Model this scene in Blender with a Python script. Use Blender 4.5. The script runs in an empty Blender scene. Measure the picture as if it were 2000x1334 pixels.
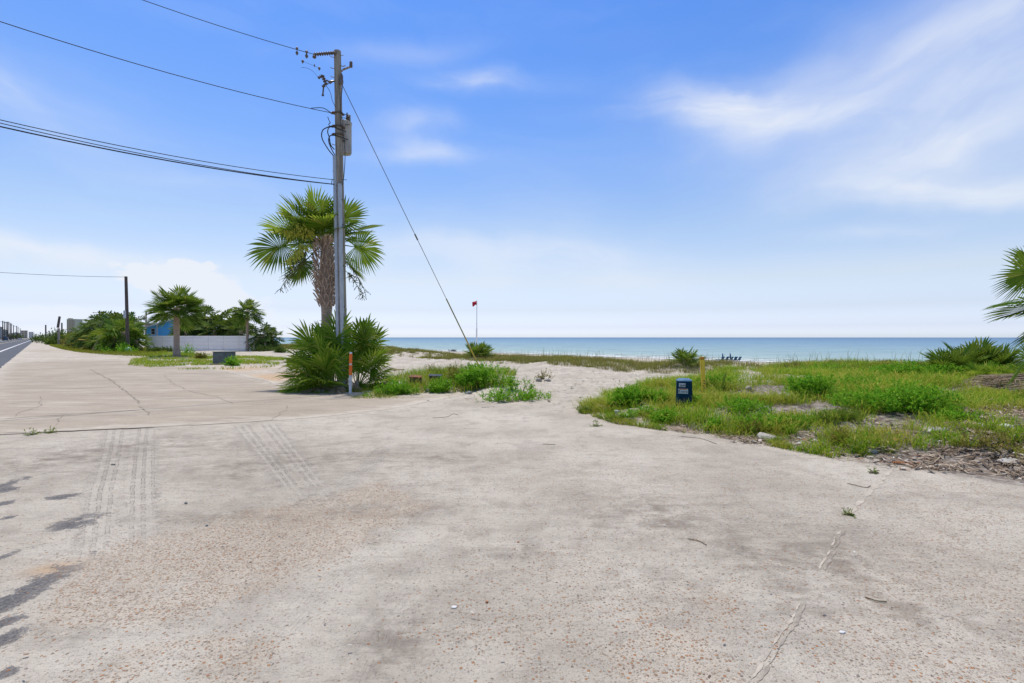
SAND_A = (.60, .545, .465); SAND_B = (.46, .41, .34)
PAVE_A = (.44, .378, .305); PAVE_B = (.37, .315, .248)
SEACOL = [(.25, (.40, .48, .43)), (.36, (.33, .45, .44)), (.50, (.25, .38, .43)), (.62, (.17, .30, .42)), (.75, (.12, .23, .37)), (1, (.085, .165, .29))]
import bpy, math, random
import numpy as np
from mathutils import Vector, Matrix
R_ = math.radians
SC = bpy.context.scene
COL = SC.collection
RNG = random.Random(7)
NR = np.random.RandomState(11)
F, CX, HY, CH = 1000.0, 1000.0, 659.0, 1.6      # measured focal length, centre column, horizon row, eye height
DX, DY = -0.679, 0.734                          # along the road (away from the viewer)
NX, NY = 0.734, 0.679                           # towards the sea

# ------------------------------------------------------------------ camera
cd = bpy.data.cameras.new('camera'); cam = bpy.data.objects.new('camera', cd); COL.objects.link(cam)
cam.location = (0, 0, CH); cam.rotation_euler = (R_(90), 0, 0)
cd.lens = 18.0; cd.sensor_width = 36.0; cd.shift_y = -8/2000
cd.clip_start = 0.05; cd.clip_end = 60000
SC.camera = cam
SC.view_settings.view_transform = 'Standard'; SC.view_settings.look = 'None'
SC.view_settings.exposure = 0.0; SC.view_settings.gamma = 1.0
SC.cycles.max_bounces = 6; SC.cycles.diffuse_bounces = 3; SC.cycles.glossy_bounces = 2
SC.cycles.transmission_bounces = 4; SC.cycles.transparent_max_bounces = 8

# ------------------------------------------------------------------ numeric helpers
def ss(a, b, x):
    t = np.clip((np.asarray(x, float)-a)/(b-a), 0, 1); return t*t*(3-2*t)
def vnoise(x, y, seed=0):
    x = np.asarray(x, float); y = np.asarray(y, float)
    xi = np.floor(x); yi = np.floor(y); fx = x-xi; fy = y-yi
    fx = fx*fx*(3-2*fx); fy = fy*fy*(3-2*fy)
    def hsh(a, b):
        a = (a.astype(np.int64) & 0xffff).astype(np.uint32); b = (b.astype(np.int64) & 0xffff).astype(np.uint32)
        n = a*np.uint32(374761393)+b*np.uint32(668265263)+np.uint32(seed*69069+12345)
        n = (n ^ (n >> np.uint32(13)))*np.uint32(1274126177)
        n = n ^ (n >> np.uint32(16))
        return (n & np.uint32(0xffff)).astype(float)/65535.0
    a = hsh(xi, yi); b = hsh(xi+1, yi); c = hsh(xi, yi+1); d = hsh(xi+1, yi+1)
    return a*(1-fx)*(1-fy)+b*fx*(1-fy)+c*(1-fx)*fy+d*fx*fy
def fbm(x, y, seed=0, octv=4):
    s = 0; amp = 0.5; tot = 0; x = np.asarray(x, float); y = np.asarray(y, float)
    for i in range(octv):
        s = s+amp*vnoise(x*2**i+i*17.3, y*2**i+i*9.1, seed+i); tot += amp; amp *= 0.5
    return s/tot
def unproj(px, py, z=0.0):
    Y = (CH-z)*F/(py-HY); return ((px-CX)*Y/F, Y)
def sdist(poly, x, y):
    """signed distance to a polygon, positive inside"""
    x = np.asarray(x, float); y = np.asarray(y, float)
    d = np.full(np.broadcast(x, y).shape, 1e18); ins = np.zeros(d.shape, bool)
    n = len(poly)
    for i in range(n):
        ax, ay = poly[i]; bx, by = poly[(i+1) % n]
        ex, ey = bx-ax, by-ay; L = ex*ex+ey*ey+1e-12
        t = np.clip(((x-ax)*ex+(y-ay)*ey)/L, 0, 1)
        d = np.minimum(d, (x-ax-t*ex)**2+(y-ay-t*ey)**2)
        c = ((ay > y) != (by > y)) & (x < (bx-ax)*(y-ay)/((by-ay) if abs(by-ay) > 1e-9 else 1e-9)+ax)
        ins ^= c
    d = np.sqrt(d); return np.where(ins, d, -d)
def pix(poly, z=0.0): return [unproj(px, py, z) for px, py in poly]

# ------------------------------------------------------------------ mesh building
class MB:
    def __init__(self): self.v = []; self.f = []; self.m = []
    def add(self, vs, fs, mi=0):
        o = len(self.v); self.v.extend([tuple(map(float, p)) for p in vs])
        for f in fs: self.f.append(tuple(i+o for i in f)); self.m.append(mi)
    def box(self, c, s, rz=0, mi=0, tilt=None, bev=0.0):
        sx, sy, sz = s[0]/2, s[1]/2, s[2]/2
        if bev > 0:
            b = min(bev, sx*.8, sy*.8, sz*.8); vs = []; ring = []
            for z, ins in ((-sz, b), (-sz+b, 0), (sz-b, 0), (sz, b)):
                x, y = sx-ins, sy-ins
                r = [(x-b, -y), (x, -y+b), (x, y-b), (x-b, y), (-x+b, y), (-x, y-b), (-x, -y+b), (-x+b, -y)]
                ring.append(len(vs)); vs += [(p, q, z) for p, q in r]
            fs = [tuple(range(7, -1, -1)), tuple(range(24, 32))]
            for k in range(3):
                for i in range(8): fs.append((k*8+i, k*8+(i+1) % 8, k*8+8+(i+1) % 8, k*8+8+i))
        else:
            vs = [(x, y, z) for z in (-sz, sz) for x, y in ((-sx, -sy), (sx, -sy), (sx, sy), (-sx, sy))]
            fs = [(3, 2, 1, 0), (4, 5, 6, 7), (0, 1, 5, 4), (1, 2, 6, 5), (2, 3, 7, 6), (3, 0, 4, 7)]
        M = Matrix.Rotation(rz, 3, 'Z')
        if tilt: M = M @ Matrix.Rotation(tilt[0], 3, 'X') @ Matrix.Rotation(tilt[1], 3, 'Y')
        self.add([(M @ Vector(p))+Vector(c) for p in vs], fs, mi)
    def tube(self, pts, rad, n=8, cap=True, mi=0):
        pts = [Vector(p) for p in pts]
        if not hasattr(rad, '__len__'): rad = [rad]*len(pts)
        vs = []; fs = []; prev = None
        for i, p in enumerate(pts):
            t = (pts[min(i+1, len(pts)-1)]-pts[max(i-1, 0)]).normalized()
            if prev is None:
                a = Vector((0, 0, 1)) if abs(t.z) < .9 else Vector((1, 0, 0)); u = t.cross(a).normalized()
            else:
                u = (prev-t*prev.dot(t))
                u = u.normalized() if u.length > 1e-6 else t.orthogonal().normalized()
            prev = u; w = t.cross(u)
            for k in range(n):
                an = 2*math.pi*k/n; vs.append(p+(u*math.cos(an)+w*math.sin(an))*rad[i])
        for i in range(len(pts)-1):
            for k in range(n):
                fs.append((i*n+k, i*n+(k+1) % n, (i+1)*n+(k+1) % n, (i+1)*n+k))
        if cap: fs.append(tuple(range(n-1, -1, -1))); fs.append(tuple(range((len(pts)-1)*n, len(pts)*n)))
        self.add(vs, fs, mi)
    def lathe(self, base, prof, n=16, mi=0, axis=None):
        vs = []; fs = []
        M = Matrix.Identity(3)
        if axis is not None: M = Vector((0, 0, 1)).rotation_difference(Vector(axis)).to_matrix()
        for r, z in prof:
            for k in range(n):
                an = 2*math.pi*k/n; vs.append(Vector(base)+M @ Vector((r*math.cos(an), r*math.sin(an), z)))
        for i in range(len(prof)-1):
            for k in range(n): fs.append((i*n+k, i*n+(k+1) % n, (i+1)*n+(k+1) % n, (i+1)*n+k))
        fs.append(tuple(range(n-1, -1, -1))); fs.append(tuple(range((len(prof)-1)*n, len(prof)*n)))
        self.add(vs, fs, mi)
    def prism(self, outline, y0, y1, mi=0, org=(0, 0, 0), rz=0):
        """outline in (x,z), extruded along y"""
        n = len(outline); M = Matrix.Rotation(rz, 3, 'Z')
        vs = [Vector(org)+M @ Vector((x, y, z)) for y in (y0, y1) for x, z in outline]
        fs = [tuple(range(n)), tuple(range(2*n-1, n-1, -1))]
        for i in range(n): fs.append((i, n+i, n+(i+1) % n, (i+1) % n))
        self.add(vs, fs, mi)
    def build(self, name, mats, parent=None, smooth=False, org=None):
        if not isinstance(mats, (list, tuple)): mats = [mats]
        V = np.array(self.v, float)
        o = Vector((0, 0, 0))
        if parent is not None:
            p = parent
            while p is not None: o = o+p.location; p = p.parent
        elif org is not None: o = Vector(org)
        V = V-np.array(o)
        me = bpy.data.meshes.new(name); me.from_pydata(V.tolist(), [], self.f)
        for m in mats: me.materials.append(m)
        if len(mats) > 1: me.polygons.foreach_set('material_index', self.m)
        if smooth is True: me.polygons.foreach_set('use_smooth', [True]*len(me.polygons))
        me.update()
        if smooth == 'auto': auto_smooth(me)
        ob = bpy.data.objects.new(name, me); COL.objects.link(ob)
        if parent is not None: ob.parent = parent
        elif org is not None: ob.location = org
        return ob
def auto_smooth(me, ang=35):
    me.polygons.foreach_set('use_smooth', [True]*len(me.polygons))
    try: me.set_sharp_from_angle(angle=R_(ang))
    except Exception: pass
def build_np(name, V, quads, tris, mat, parent=None, smooth=False, org=(0, 0, 0), attrs=None):
    V = np.asarray(V, np.float32)-np.asarray(org, np.float32)
    nq, nt = len(quads), len(tris)
    me = bpy.data.meshes.new(name); me.vertices.add(len(V)); me.vertices.foreach_set('co', V.ravel())
    loops = np.concatenate([np.asarray(quads, np.int32).ravel(), np.asarray(tris, np.int32).ravel()])
    me.loops.add(len(loops)); me.loops.foreach_set('vertex_index', loops)
    me.polygons.add(nq+nt)
    st = np.concatenate([np.arange(nq)*4, nq*4+np.arange(nt)*3]).astype(np.int32)
    me.polygons.foreach_set('loop_start', st)
    if smooth: me.polygons.foreach_set('use_smooth', np.ones(nq+nt, bool))
    me.update(calc_edges=True); me.validate()
    me.materials.append(mat)
    for k, a in (attrs or {}).items():
        at = me.attributes.new(k, 'FLOAT', 'POINT'); at.data.foreach_set('value', np.asarray(a, np.float32).ravel())
    ob = bpy.data.objects.new(name, me); COL.objects.link(ob)
    if parent is not None: ob.parent = parent
    else: ob.location = org
    return ob
def tag(o, label=None, cat=None, group=None, kind=None):
    if label: o['label'] = label
    if cat: o['category'] = cat
    if group: o['group'] = group
    if kind: o['kind'] = kind
    return o
def thing(name, label, cat, loc=(0, 0, 0), group=None):
    o = bpy.data.objects.new(name, None); COL.objects.link(o); o.location = loc
    o.empty_display_size = .2
    return tag(o, label, cat, group)
def copy_tree(o, parent=None):
    c = o.copy(); COL.objects.link(c)
    if parent is not None: c.parent = parent
    for ch in list(o.children): copy_tree(ch, c)
    return c

# ------------------------------------------------------------------ materials
class NT:
    def __init__(self, name):
        self.mat = bpy.data.materials.new(name); self.mat.use_nodes = True
        self.t = self.mat.node_tree; self.t.nodes.clear()
        self.out = self.n('ShaderNodeOutputMaterial')
    def n(self, typ, **kw):
        nd = self.t.nodes.new(typ)
        for k, v in kw.items(): setattr(nd, k, v)
        return nd
    def l(self, a, b): self.t.links.new(a, b)
    def val(self, v, sock):
        if isinstance(v, (int, float)): sock.default_value = v
        elif isinstance(v, (tuple, list)):
            sock.default_value = tuple(v)+((1,) if len(v) == 3 and len(sock.default_value) == 4 else ())
        else: self.l(v, sock)
    def math(self, op, a, b=0.0, c=None, clamp=False):
        nd = self.n('ShaderNodeMath', operation=op); nd.use_clamp = clamp
        self.val(a, nd.inputs[0]); self.val(b, nd.inputs[1])
        if c is not None: self.val(c, nd.inputs[2])
        return nd.outputs[0]
    def vmath(self, op, a, b):
        nd = self.n('ShaderNodeVectorMath', operation=op); self.val(a, nd.inputs[0]); self.val(b, nd.inputs[1]); return nd.outputs[0]
    def mix(self, f, a, b, blend='MIX'):
        nd = self.n('ShaderNodeMix', data_type='RGBA', blend_type=blend)
        self.val(f, nd.inputs[0]); self.val(a, nd.inputs[6]); self.val(b, nd.inputs[7]); return nd.outputs[2]
    def ramp(self, f, stops, interp='LINEAR'):
        nd = self.n('ShaderNodeValToRGB'); cr = nd.color_ramp; cr.interpolation = interp
        while len(cr.elements) < len(stops): cr.elements.new(0.5)
        for e, (p, c) in zip(cr.elements, stops):
            e.position = p
            if isinstance(c, (int, float)): c = (c, c, c)
            e.color = tuple(c)+(1,)
        self.val(f, nd.inputs[0]); return nd.outputs[0]
    def smooth(self, x, a, b):
        nd = self.n('ShaderNodeMapRange', interpolation_type='SMOOTHSTEP'); self.val(x, nd.inputs[0])
        nd.inputs[1].default_value = a; nd.inputs[2].default_value = b; return nd.outputs[0]
    def coord(self, kind='Object', scale=None, rot=None, loc=None):
        tc = self.n('ShaderNodeTexCoord'); o = tc.outputs[kind]
        if scale is None and rot is None and loc is None: return o
        mp = self.n('ShaderNodeMapping'); self.l(o, mp.inputs[0])
        if loc: mp.inputs[1].default_value = loc
        if rot: mp.inputs[2].default_value = rot
        if scale: mp.inputs[3].default_value = scale if hasattr(scale, '__len__') else (scale,)*3
        return mp.outputs[0]
    def noise(self, vec, scale=5, detail=4, rough=.55, dist=0):
        nd = self.n('ShaderNodeTexNoise'); self.val(vec, nd.inputs['Vector'])
        nd.inputs['Scale'].default_value = scale; nd.inputs['Detail'].default_value = detail
        nd.inputs['Roughness'].default_value = rough; nd.inputs['Distortion'].default_value = dist
        return nd.outputs[0]
    def voro(self, vec, scale, feature='F1', rnd=1.0):
        nd = self.n('ShaderNodeTexVoronoi', feature=feature); self.val(vec, nd.inputs['Vector'])
        nd.inputs['Scale'].default_value = scale; nd.inputs['Randomness'].default_value = rnd
        return nd
    def attr(self, name):
        nd = self.n('ShaderNodeAttribute'); nd.attribute_name = name; return nd.outputs['Fac']
    def bump(self, h, strength=.3, dist=.02, prev=None):
        nd = self.n('ShaderNodeBump'); nd.inputs['Strength'].default_value = strength; nd.inputs['Distance'].default_value = dist
        self.val(h, nd.inputs['Height'])
        if prev is not None: self.l(prev, nd.inputs['Normal'])
        return nd.outputs[0]
    def principled(self, col, rough=.8, normal=None, metal=0, spec=.3):
        nd = self.n('ShaderNodeBsdfPrincipled'); self.val(col, nd.inputs['Base Color'])
        self.val(rough, nd.inputs['Roughness']); nd.inputs['Metallic'].default_value = metal
        nd.inputs['Specular IOR Level'].default_value = spec
        if normal is not None: self.l(normal, nd.inputs['Normal'])
        return nd.outputs[0]
    def done(self, sh): self.l(sh, self.out.inputs[0]); return self.mat
def mat(name, col, rough=.8, col2=None, scale=6, bump=0.0, metal=0, spec=.3, stretch=(1, 1, 1), thr=(.35, .65), fine=40):
    t = NT(name); co = t.coord('Object', scale=stretch)
    n = t.noise(co, scale, 5)
    c2 = col2 or tuple(x*.7 for x in col)
    c = t.mix(t.smooth(n, *thr), col, c2)
    f = t.noise(co, fine, 3)
    c = t.mix(t.math('MULTIPLY', f, .35), c, tuple(x*.75 for x in col))
    nm = t.bump(t.noise(co, fine, 4), bump, .01) if bump else None
    return t.done(t.principled(c, rough, nm, metal, spec))
def leafmat(name, stops, trans=.35, rough=.5, big=None, bigscale=1.0, spec=.35):
    """stops: colours picked at random per leaf; big: (colour, low, high) drifting in over patches"""
    t = NT(name)
    g = t.n('ShaderNodeNewGeometry')
    c = t.ramp(g.outputs['Random Per Island'], stops)
    if big:
        n = t.noise(t.coord('Object'), bigscale, 3)
        c = t.mix(t.math('MULTIPLY', t.smooth(n, big[1], big[2]), .8), c, t.mix(.35, big[0], c))
    p = t.principled(c, max(rough, .68), None, 0, spec*.35)
    tr = t.n('ShaderNodeBsdfTranslucent'); t.l(t.mix(.5, c, (.25, .32, .03)), tr.inputs[0])
    mx = t.n('ShaderNodeMixShader'); mx.inputs[0].default_value = trans
    t.l(p, mx.inputs[1]); t.l(tr.outputs[0], mx.inputs[2])
    return t.done(mx.outputs[0])
CLOUDON = 1.0
SKYGRADE = [(0.0, (1.12, 1.26, 1.66)), (0.0085, (1.03, 1.15, 1.58)), (0.0185, (0.80, 0.89, 1.29)), (0.0500, (0.665, 0.665, 0.85)), (0.1025, (0.742, 0.661, 0.675)), (0.1950, (0.619, 0.628, 0.675)), (0.3283, (0.433, 0.568, 0.766)), (0.4483, (0.326, 0.521, 0.805)), (0.5483, (0.282, 0.493, 0.819)),  (.70, (.50, .52, .52)), (1.0, (.55, .52, .46))]
CLOUDCOL = (7.0, 7.35, 8.0)
# ------------------------------------------------------------------ sun and sky
SUN_EL, SUN_AZ = R_(76), R_(-30)     # azimuth measured from +Y towards +X (over the sea)
sd = Vector((math.sin(SUN_AZ)*math.cos(SUN_EL), math.cos(SUN_AZ)*math.cos(SUN_EL), math.sin(SUN_EL)))
ld = bpy.data.lights.new('sun', 'SUN'); ld.energy = 3.35; ld.angle = R_(1.0); ld.color = (1.0, .94, .855)
lo = bpy.data.objects.new('sun', ld); COL.objects.link(lo); lo.rotation_euler = sd.to_track_quat('Z', 'Y').to_euler()
W = bpy.data.worlds.new('World'); SC.world = W; W.use_nodes = True
class WT(NT):
    def __init__(self): self.t = W.node_tree; self.t.nodes.clear(); self.out = self.n('ShaderNodeOutputWorld')
w = WT()
sky = w.n('ShaderNodeTexSky'); sky.sky_type = 'NISHITA'; sky.sun_disc = False
sky.sun_elevation = SUN_EL; sky.sun_rotation = SUN_AZ; sky.air_density = 1.0; sky.dust_density = 1.2; sky.ozone_density = 2.0
gen = w.coord('Generated')
sx = w.n('ShaderNodeSeparateXYZ'); w.l(gen, sx.inputs[0])
az = w.math('ARCTAN2', sx.outputs[0], sx.outputs[1]); el = w.math('ARCSINE', sx.outputs[2])
wn = w.n('ShaderNodeTexNoise'); w.l(gen, wn.inputs['Vector']); wn.inputs['Scale'].default_value = 3.5; wn.inputs['Detail'].default_value = 5
wc = w.n('ShaderNodeSeparateColor'); w.l(wn.outputs['Color'], wc.inputs[0])
azw = w.math('ADD', az, w.math('MULTIPLY', w.math('SUBTRACT', wc.outputs[0], .5), .30))
elw = w.math('ADD', el, w.math('MULTIPLY', w.math('SUBTRACT', wc.outputs[1], .5), .13))
def wisp(ang, sa, se, seed):
    ca, sn = math.cos(ang), math.sin(ang)
    u = w.math('ADD', w.math('MULTIPLY', azw, ca), w.math('MULTIPLY', elw, sn))
    v = w.math('SUBTRACT', w.math('MULTIPLY', elw, ca), w.math('MULTIPLY', azw, sn))
    cb = w.n('ShaderNodeCombineXYZ'); w.l(w.math('MULTIPLY', u, sa), cb.inputs[0]); w.l(w.math('MULTIPLY', v, se), cb.inputs[1]); cb.inputs[2].default_value = seed
    return w.noise(cb.outputs[0], 1.0, 6, .50, .25)
n_flat = wisp(R_(-4), 3.0, 12, 1.3); n_rise = wisp(R_(16), 2.6, 9, 4.1)
cbp = w.n('ShaderNodeCombineXYZ'); w.l(w.math('MULTIPLY', az, 9), cbp.inputs[0]); w.l(w.math('MULTIPLY', el, 16), cbp.inputs[1])
n_puff = w.noise(cbp.outputs[0], 1.6, 6, .6)
CLOUDS = [  # az/el of the centre given through the pixel it was measured at; half sizes, tilt, strength, texture
    (965, 157, 120, 24, 0, .62, n_flat), (1390, 222, 170, 42, -8, .80, n_flat), (1600, 200, 310, 66, 9, .52, n_rise),
    (1900, 110, 380, 150, 12, .46, n_rise), (1830, 290, 360, 80, 6, .60, n_rise), (1880, 362, 230, 30, -5, .72, n_flat), (1000, 500, 300, 26, -4, .28, n_flat), (150, 205, 160, 22, -8, .30, n_flat), (1840, 210, 360, 170, 4, .17, n_flat),
    (775, 255, 95, 26, 6, .40, n_flat), (815, 312, 95, 22, 0, .42, n_flat), (110, 190, 260, 60, -10, .26, n_flat),
    (70, 475, 230, 22, -7, .55, n_flat), (400, 572, 215, 46, -9, .92, n_puff), (330, 540, 130, 26, 0, .80, n_puff),
    (60, 592, 130, 18, 0, .55, n_puff), (1000, 480, 340, 50, -3, .20, n_flat), (1740, 445, 120, 16, 0, .26, n_flat),
    (800, 95, 170, 26, 8, .18, n_rise), (350, 330, 420, 60, -18, .12, n_flat), (1150, 545, 500, 26, 0, .16, n_flat)]
acc = None
for px, py, a, b, rot, st, nz in CLOUDS:
    h = math.hypot(px-CX, F); a0 = math.atan2(px-CX, F); e0 = math.atan2(HY-py, h)
    ra = a/F*math.cos(a0)**2; rb = b/h*math.cos(e0)**2; c_, s_ = math.cos(R_(rot)), math.sin(R_(rot))
    da = w.math('SUBTRACT', azw, a0); de = w.math('SUBTRACT', elw, e0)
    u = w.math('MULTIPLY', w.math('ADD', w.math('MULTIPLY', da, c_), w.math('MULTIPLY', de, s_)), 1/ra)
    v = w.math('MULTIPLY', w.math('SUBTRACT', w.math('MULTIPLY', de, c_), w.math('MULTIPLY', da, s_)), 1/rb)
    q = w.math('MULTIPLY', w.math('ADD', w.math('MULTIPLY', u, u), w.math('MULTIPLY', v, v)), -1.0)
    g = w.math('EXPONENT', q)
    if nz is n_puff: g = w.math('MULTIPLY', w.smooth(w.math('ADD', g, w.math('MULTIPLY', w.math('SUBTRACT', n_puff, .5), 1.5)), .38, .72), st)
    elif nz is n_rise: g = w.math('MULTIPLY', g, w.math('ADD', w.math('MULTIPLY', w.smooth(nz, .25, .72), st*.75), st*.42))
    else: g = w.math('MULTIPLY', g, w.math('ADD', w.math('MULTIPLY', w.smooth(nz, .25, .72), st*1.15), st*.22))
    acc = g if acc is None else w.math('ADD', acc, g)
veil = w.math('MULTIPLY', w.smooth(n_flat, .45, .85), .10)
cf = w.math('MINIMUM', w.math('ADD', acc, veil), .93)
# grading of the clear sky by elevation, towards the deep blue overhead and the milky horizon of the photograph
elc = w.math('MAXIMUM', el, 0.0)
grade = w.ramp(w.math('MULTIPLY', elc, 1/R_(60)), SKYGRADE)
skyc = w.mix(1.0, w.mix(1.0, sky.outputs[0], (2, 2, 2), 'MULTIPLY'), grade, 'MULTIPLY')
col = w.mix(w.math("MULTIPLY", cf, CLOUDON), skyc, CLOUDCOL)
bg = w.n('ShaderNodeBackground'); w.l(col, bg.inputs[0]); bg.inputs[1].default_value = .12
w.l(bg.outputs[0], w.out.inputs[0])
W.cycles.sampling_method = 'MANUAL'; W.cycles.sample_map_resolution = 512
# ------------------------------------------------------------------ terrain
SEA_Z = -3.0; SHORE_U = 97.0
PAVE_PX = [(-420, 872), (0, 850), (160, 842), (300, 836), (470, 826), (560, 821), (660, 812), (760, 800), (850, 783), (905, 772),
           (800, 770), (700, 768), (630, 765), (585, 758), (553, 749), (520, 742), (490, 735), (455, 725), (400, 717), (330, 714), (262, 709),
           (275, 703), (292, 696), (250, 694), (200, 692), (155, 688), (118, 681), (98, 675), (88, 668), (80, 662.5), (77, 660.6)]
PAVE = pix(PAVE_PX)
def uvxy(u, v): return (NX*u+DX*v, NY*u+DY*v)
PAVE += [uvxy(-1.44, v) for v in (900, 200, 80, 30, 8, 0, -4)]
MOUND_PX = [(1120, 800), (1200, 822), (1300, 836), (1380, 846), (1480, 862), (1560, 872), (1650, 893), (1750, 903), (1850, 915), (2000, 938), (2300, 985),
            (3200, 1010), (3200, 716), (2400, 716), (2000, 716), (1700, 714), (1500, 722), (1400, 738), (1300, 752), (1230, 757), (1180, 770), (1150, 788)]
MOUND = pix(MOUND_PX)
HUMP_PX = [(725, 780), (830, 776), (900, 762), (960, 785), (1060, 768), (1080, 745), (1010, 715), (900, 708), (800, 725), (735, 745)]
HUMP = pix(HUMP_PX)
RIDGE = [(600, .45), (740, .45), (790, .42), (830, .25), (858, -.35), (900, -.15), (950, .10), (1040, .02), (1100, .18), (1160, .02), (1200, -.1), (1280, -.12), (1330, .02),
         (1400, .06), (1462, -.12), (1500, .12), (1600, .22), (1800, .33), (1950, .35), (2400, .35)]
_rv = []
for px, z in RIDGE:
    k = (px-CX)/F; Y = 26/(NX*k+NY); _rv.append((DX*k*Y+DY*Y, z))
_rv.sort(); RV = np.array([a for a, b in _rv]); RZ = np.array([b for a, b in _rv])
def height(x, y, fine=True):
    x = np.asarray(x, float); y = np.asarray(y, float)
    u = NX*x+NY*y; v = DX*x+DY*y
    uw = u+(fbm(x*.12, y*.12, 3)-.5)*5
    z = -1.7*ss(27, 44, uw)-1.15*ss(44, 90, u)-1.6*ss(90, 140, u)
    z = z+np.interp(v, RV, RZ)*np.exp(-((uw-25.5)/3.6)**2)*1.0
    far = ss(12, 20, uw)*(1-ss(34, 46, uw))
    z = z+far*(fbm(x*.35, y*.35, 5)-.5)*.45
    dm = sdist(MOUND, x, y)
    z = z+ss(-.15, 1.5, dm)*(.16+.22*ss(2, 9, x))*(1-.7*ss(14, 22, u))+ss(0, 1.2, dm)*(fbm(x*.9, y*.9, 21)-.5)*.28
    dh = sdist(HUMP, x, y)
    z = z+ss(-.2, 1.0, dh)*.13
    if fine:
        sand = ss(8.5, 12, y)*(1-ss(60, 100, y))
        z = z+(fbm(x*1.6, y*1.6, 31)-.5)*(.012+.05*sand)+(fbm(x*4.5, y*4.5, 41, 3)-.5)*(.010+.075*sand*ss(-2, 2, u-8))
        z = z-.055*ss(11.5, 14, y)*(1-ss(45, 60, y))*ss(.56, .74, vnoise(x*3.0, y*3.0, 47))*ss(-3, 1, u-8)
        dp = sdist(PAVE, x, y)
        z = np.where(dp > -.7, z*(1-ss(-.6, .05, dp))+.009*ss(-.6, -.02, dp)-.05*ss(.0, .25, dp), z)
        z = np.where(u < 1.5, z*0.3, z)
        z = np.where((u < -1.44) & (u > -13.2), z*0-.05, z)
    return z
def gz(x, y): return float(height(np.array([x]), np.array([y]))[0])
def hit(px, py):
    """first ground point seen through a measured picture position"""
    ys = np.geomspace(1.5, 400, 900); xs = (px-CX)/F*ys; zr = CH+(HY-py)/F*ys
    below = np.nonzero(zr < height(xs, ys))[0]
    i = below[0] if len(below) else len(ys)-1
    return Vector((xs[i], ys[i], float(height(xs[i:i+1], ys[i:i+1])[0])))
def at(px, py, Y): return Vector(((px-CX)*Y/F, Y, CH+(HY-py)*Y/F))
def onground(px, Y):
    x = (px-CX)*Y/F; return Vector((x, Y, gz(x, Y)))

def axis_pts(a, b, step, lo, hi, grow=1.12):
    p = list(np.arange(a, b+1e-6, step)); s = step; q = b
    while q < hi: s *= grow; q += s; p.append(q)
    s = step; q = a; left = []
    while q > lo: s *= grow; q -= s; left.append(q)
    return np.array(left[::-1]+p)
gx = axis_pts(-8.5, 9.5, .045, -2500, 1500, 1.035); gy = axis_pts(1.6, 13.5, .045, -60, 2600, 1.016)
GX, GY = np.meshgrid(gx, gy); fx, fy = GX.ravel(), GY.ravel()
GZ = height(fx, fy)
def blob(px, py, rx, ry, soft=1.0):
    """soft patch measured in the picture, laid out on the ground plane"""
    cx, cy = unproj(px, py); ex = rx*cy/F; y1 = unproj(px, py-ry)[1]-cy; y0 = cy-unproj(px, py+ry)[1]
    d = np.where(fy > cy, (fy-cy)/y1, (fy-cy)/y0)
    return np.exp(-soft*(((fx-cx)/ex)**2+d**2))
near = (fx > -12) & (fx < 14) & (fy > 1) & (fy < 16)
wob = fbm(fx*1.3, fy*1.3, 51)-.5; wob2 = fbm(fx*4, fy*4, 61)-.5
def region(px, soft=.12, w=.5):
    d = sdist(pix(px), fx, fy)+wob*w+wob2*w*.6; return ss(-soft, soft, d)
peb = .20+.25*ss(.42, .62, fbm(fx*.5, fy*.5, 55))*ss(-4, 0, fx+fy*.25-.5)
peb = peb*(1-.8*ss(7.5, 9.5, fy))
P1 = [(88, 1112), (130, 1096), (230, 1062), (420, 1015), (640, 962), (760, 930), (860, 985), (700, 1085), (600, 1130), (480, 1190), (330, 1232), (88, 1226)]
peb = np.maximum(peb, region(P1, .25, .5)*(.9+.40*ss(-.6, -2.2, fx)))
peb = np.maximum(peb, region([(120, 1300), (300, 1250), (470, 1215), (560, 1260), (420, 1400), (60, 1420)], .12, .3)*.95)
peb = np.maximum(peb, region([(880, 1080), (1150, 1030), (1400, 1130), (1500, 1240), (1440, 1334), (1380, 1420), (900, 1420), (820, 1230)], .35, .9)*.55)
peb = np.maximum(peb, region([(1180, 1150), (1420, 1150), (1500, 1240), (1440, 1450), (1150, 1450)], .3, .7)*.85)
peb = np.maximum(peb, region([(1725, 925), (2000, 945), (2300, 1000), (2300, 1500), (1480, 1500), (1600, 1120)], .15, .4)*.62)
peb = np.maximum(peb, region([(1000, 880), (1300, 870), (1700, 925), (1650, 1010), (1560, 1150), (1420, 1130), (1150, 1010), (950, 960)], .4, 1.0)*.42)
peb = peb*(1-.55*ss(.05, .25, wob))
dirt = np.zeros_like(fx)
for b in [(560, 905, 190, 45), (300, 880, 120, 30), (100, 900, 130, 40), (870, 895, 60, 10), (1010, 1085, 110, 22), (820, 1200, 110, 60), (760, 1290, 90, 60), (1300, 1010, 200, 45),
          (1560, 1160, 60, 60), (1480, 1090, 110, 30), (440, 1010, 160, 14), (720, 1000, 200, 25), (150, 1240, 60, 25), (1250, 1130, 60, 20), (1680, 1100, 120, 60), (1900, 1200, 200, 60), (560, 820, 26, 4), (480, 818, 60, 6), (1330, 1180, 60, 20)]:
    dirt += blob(*b)*1.05
dirt = np.clip(dirt*(.6+1.6*(fbm(fx*2.2, fy*2.2, 71)-.35)), 0, 1)
tanm = np.clip(blob(525, 738, 75, 12)*1.3+blob(450, 722, 60, 6)+blob(110, 1110, 45, 14)*1.2, 0, 1)
asph = np.zeros_like(fx)
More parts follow.
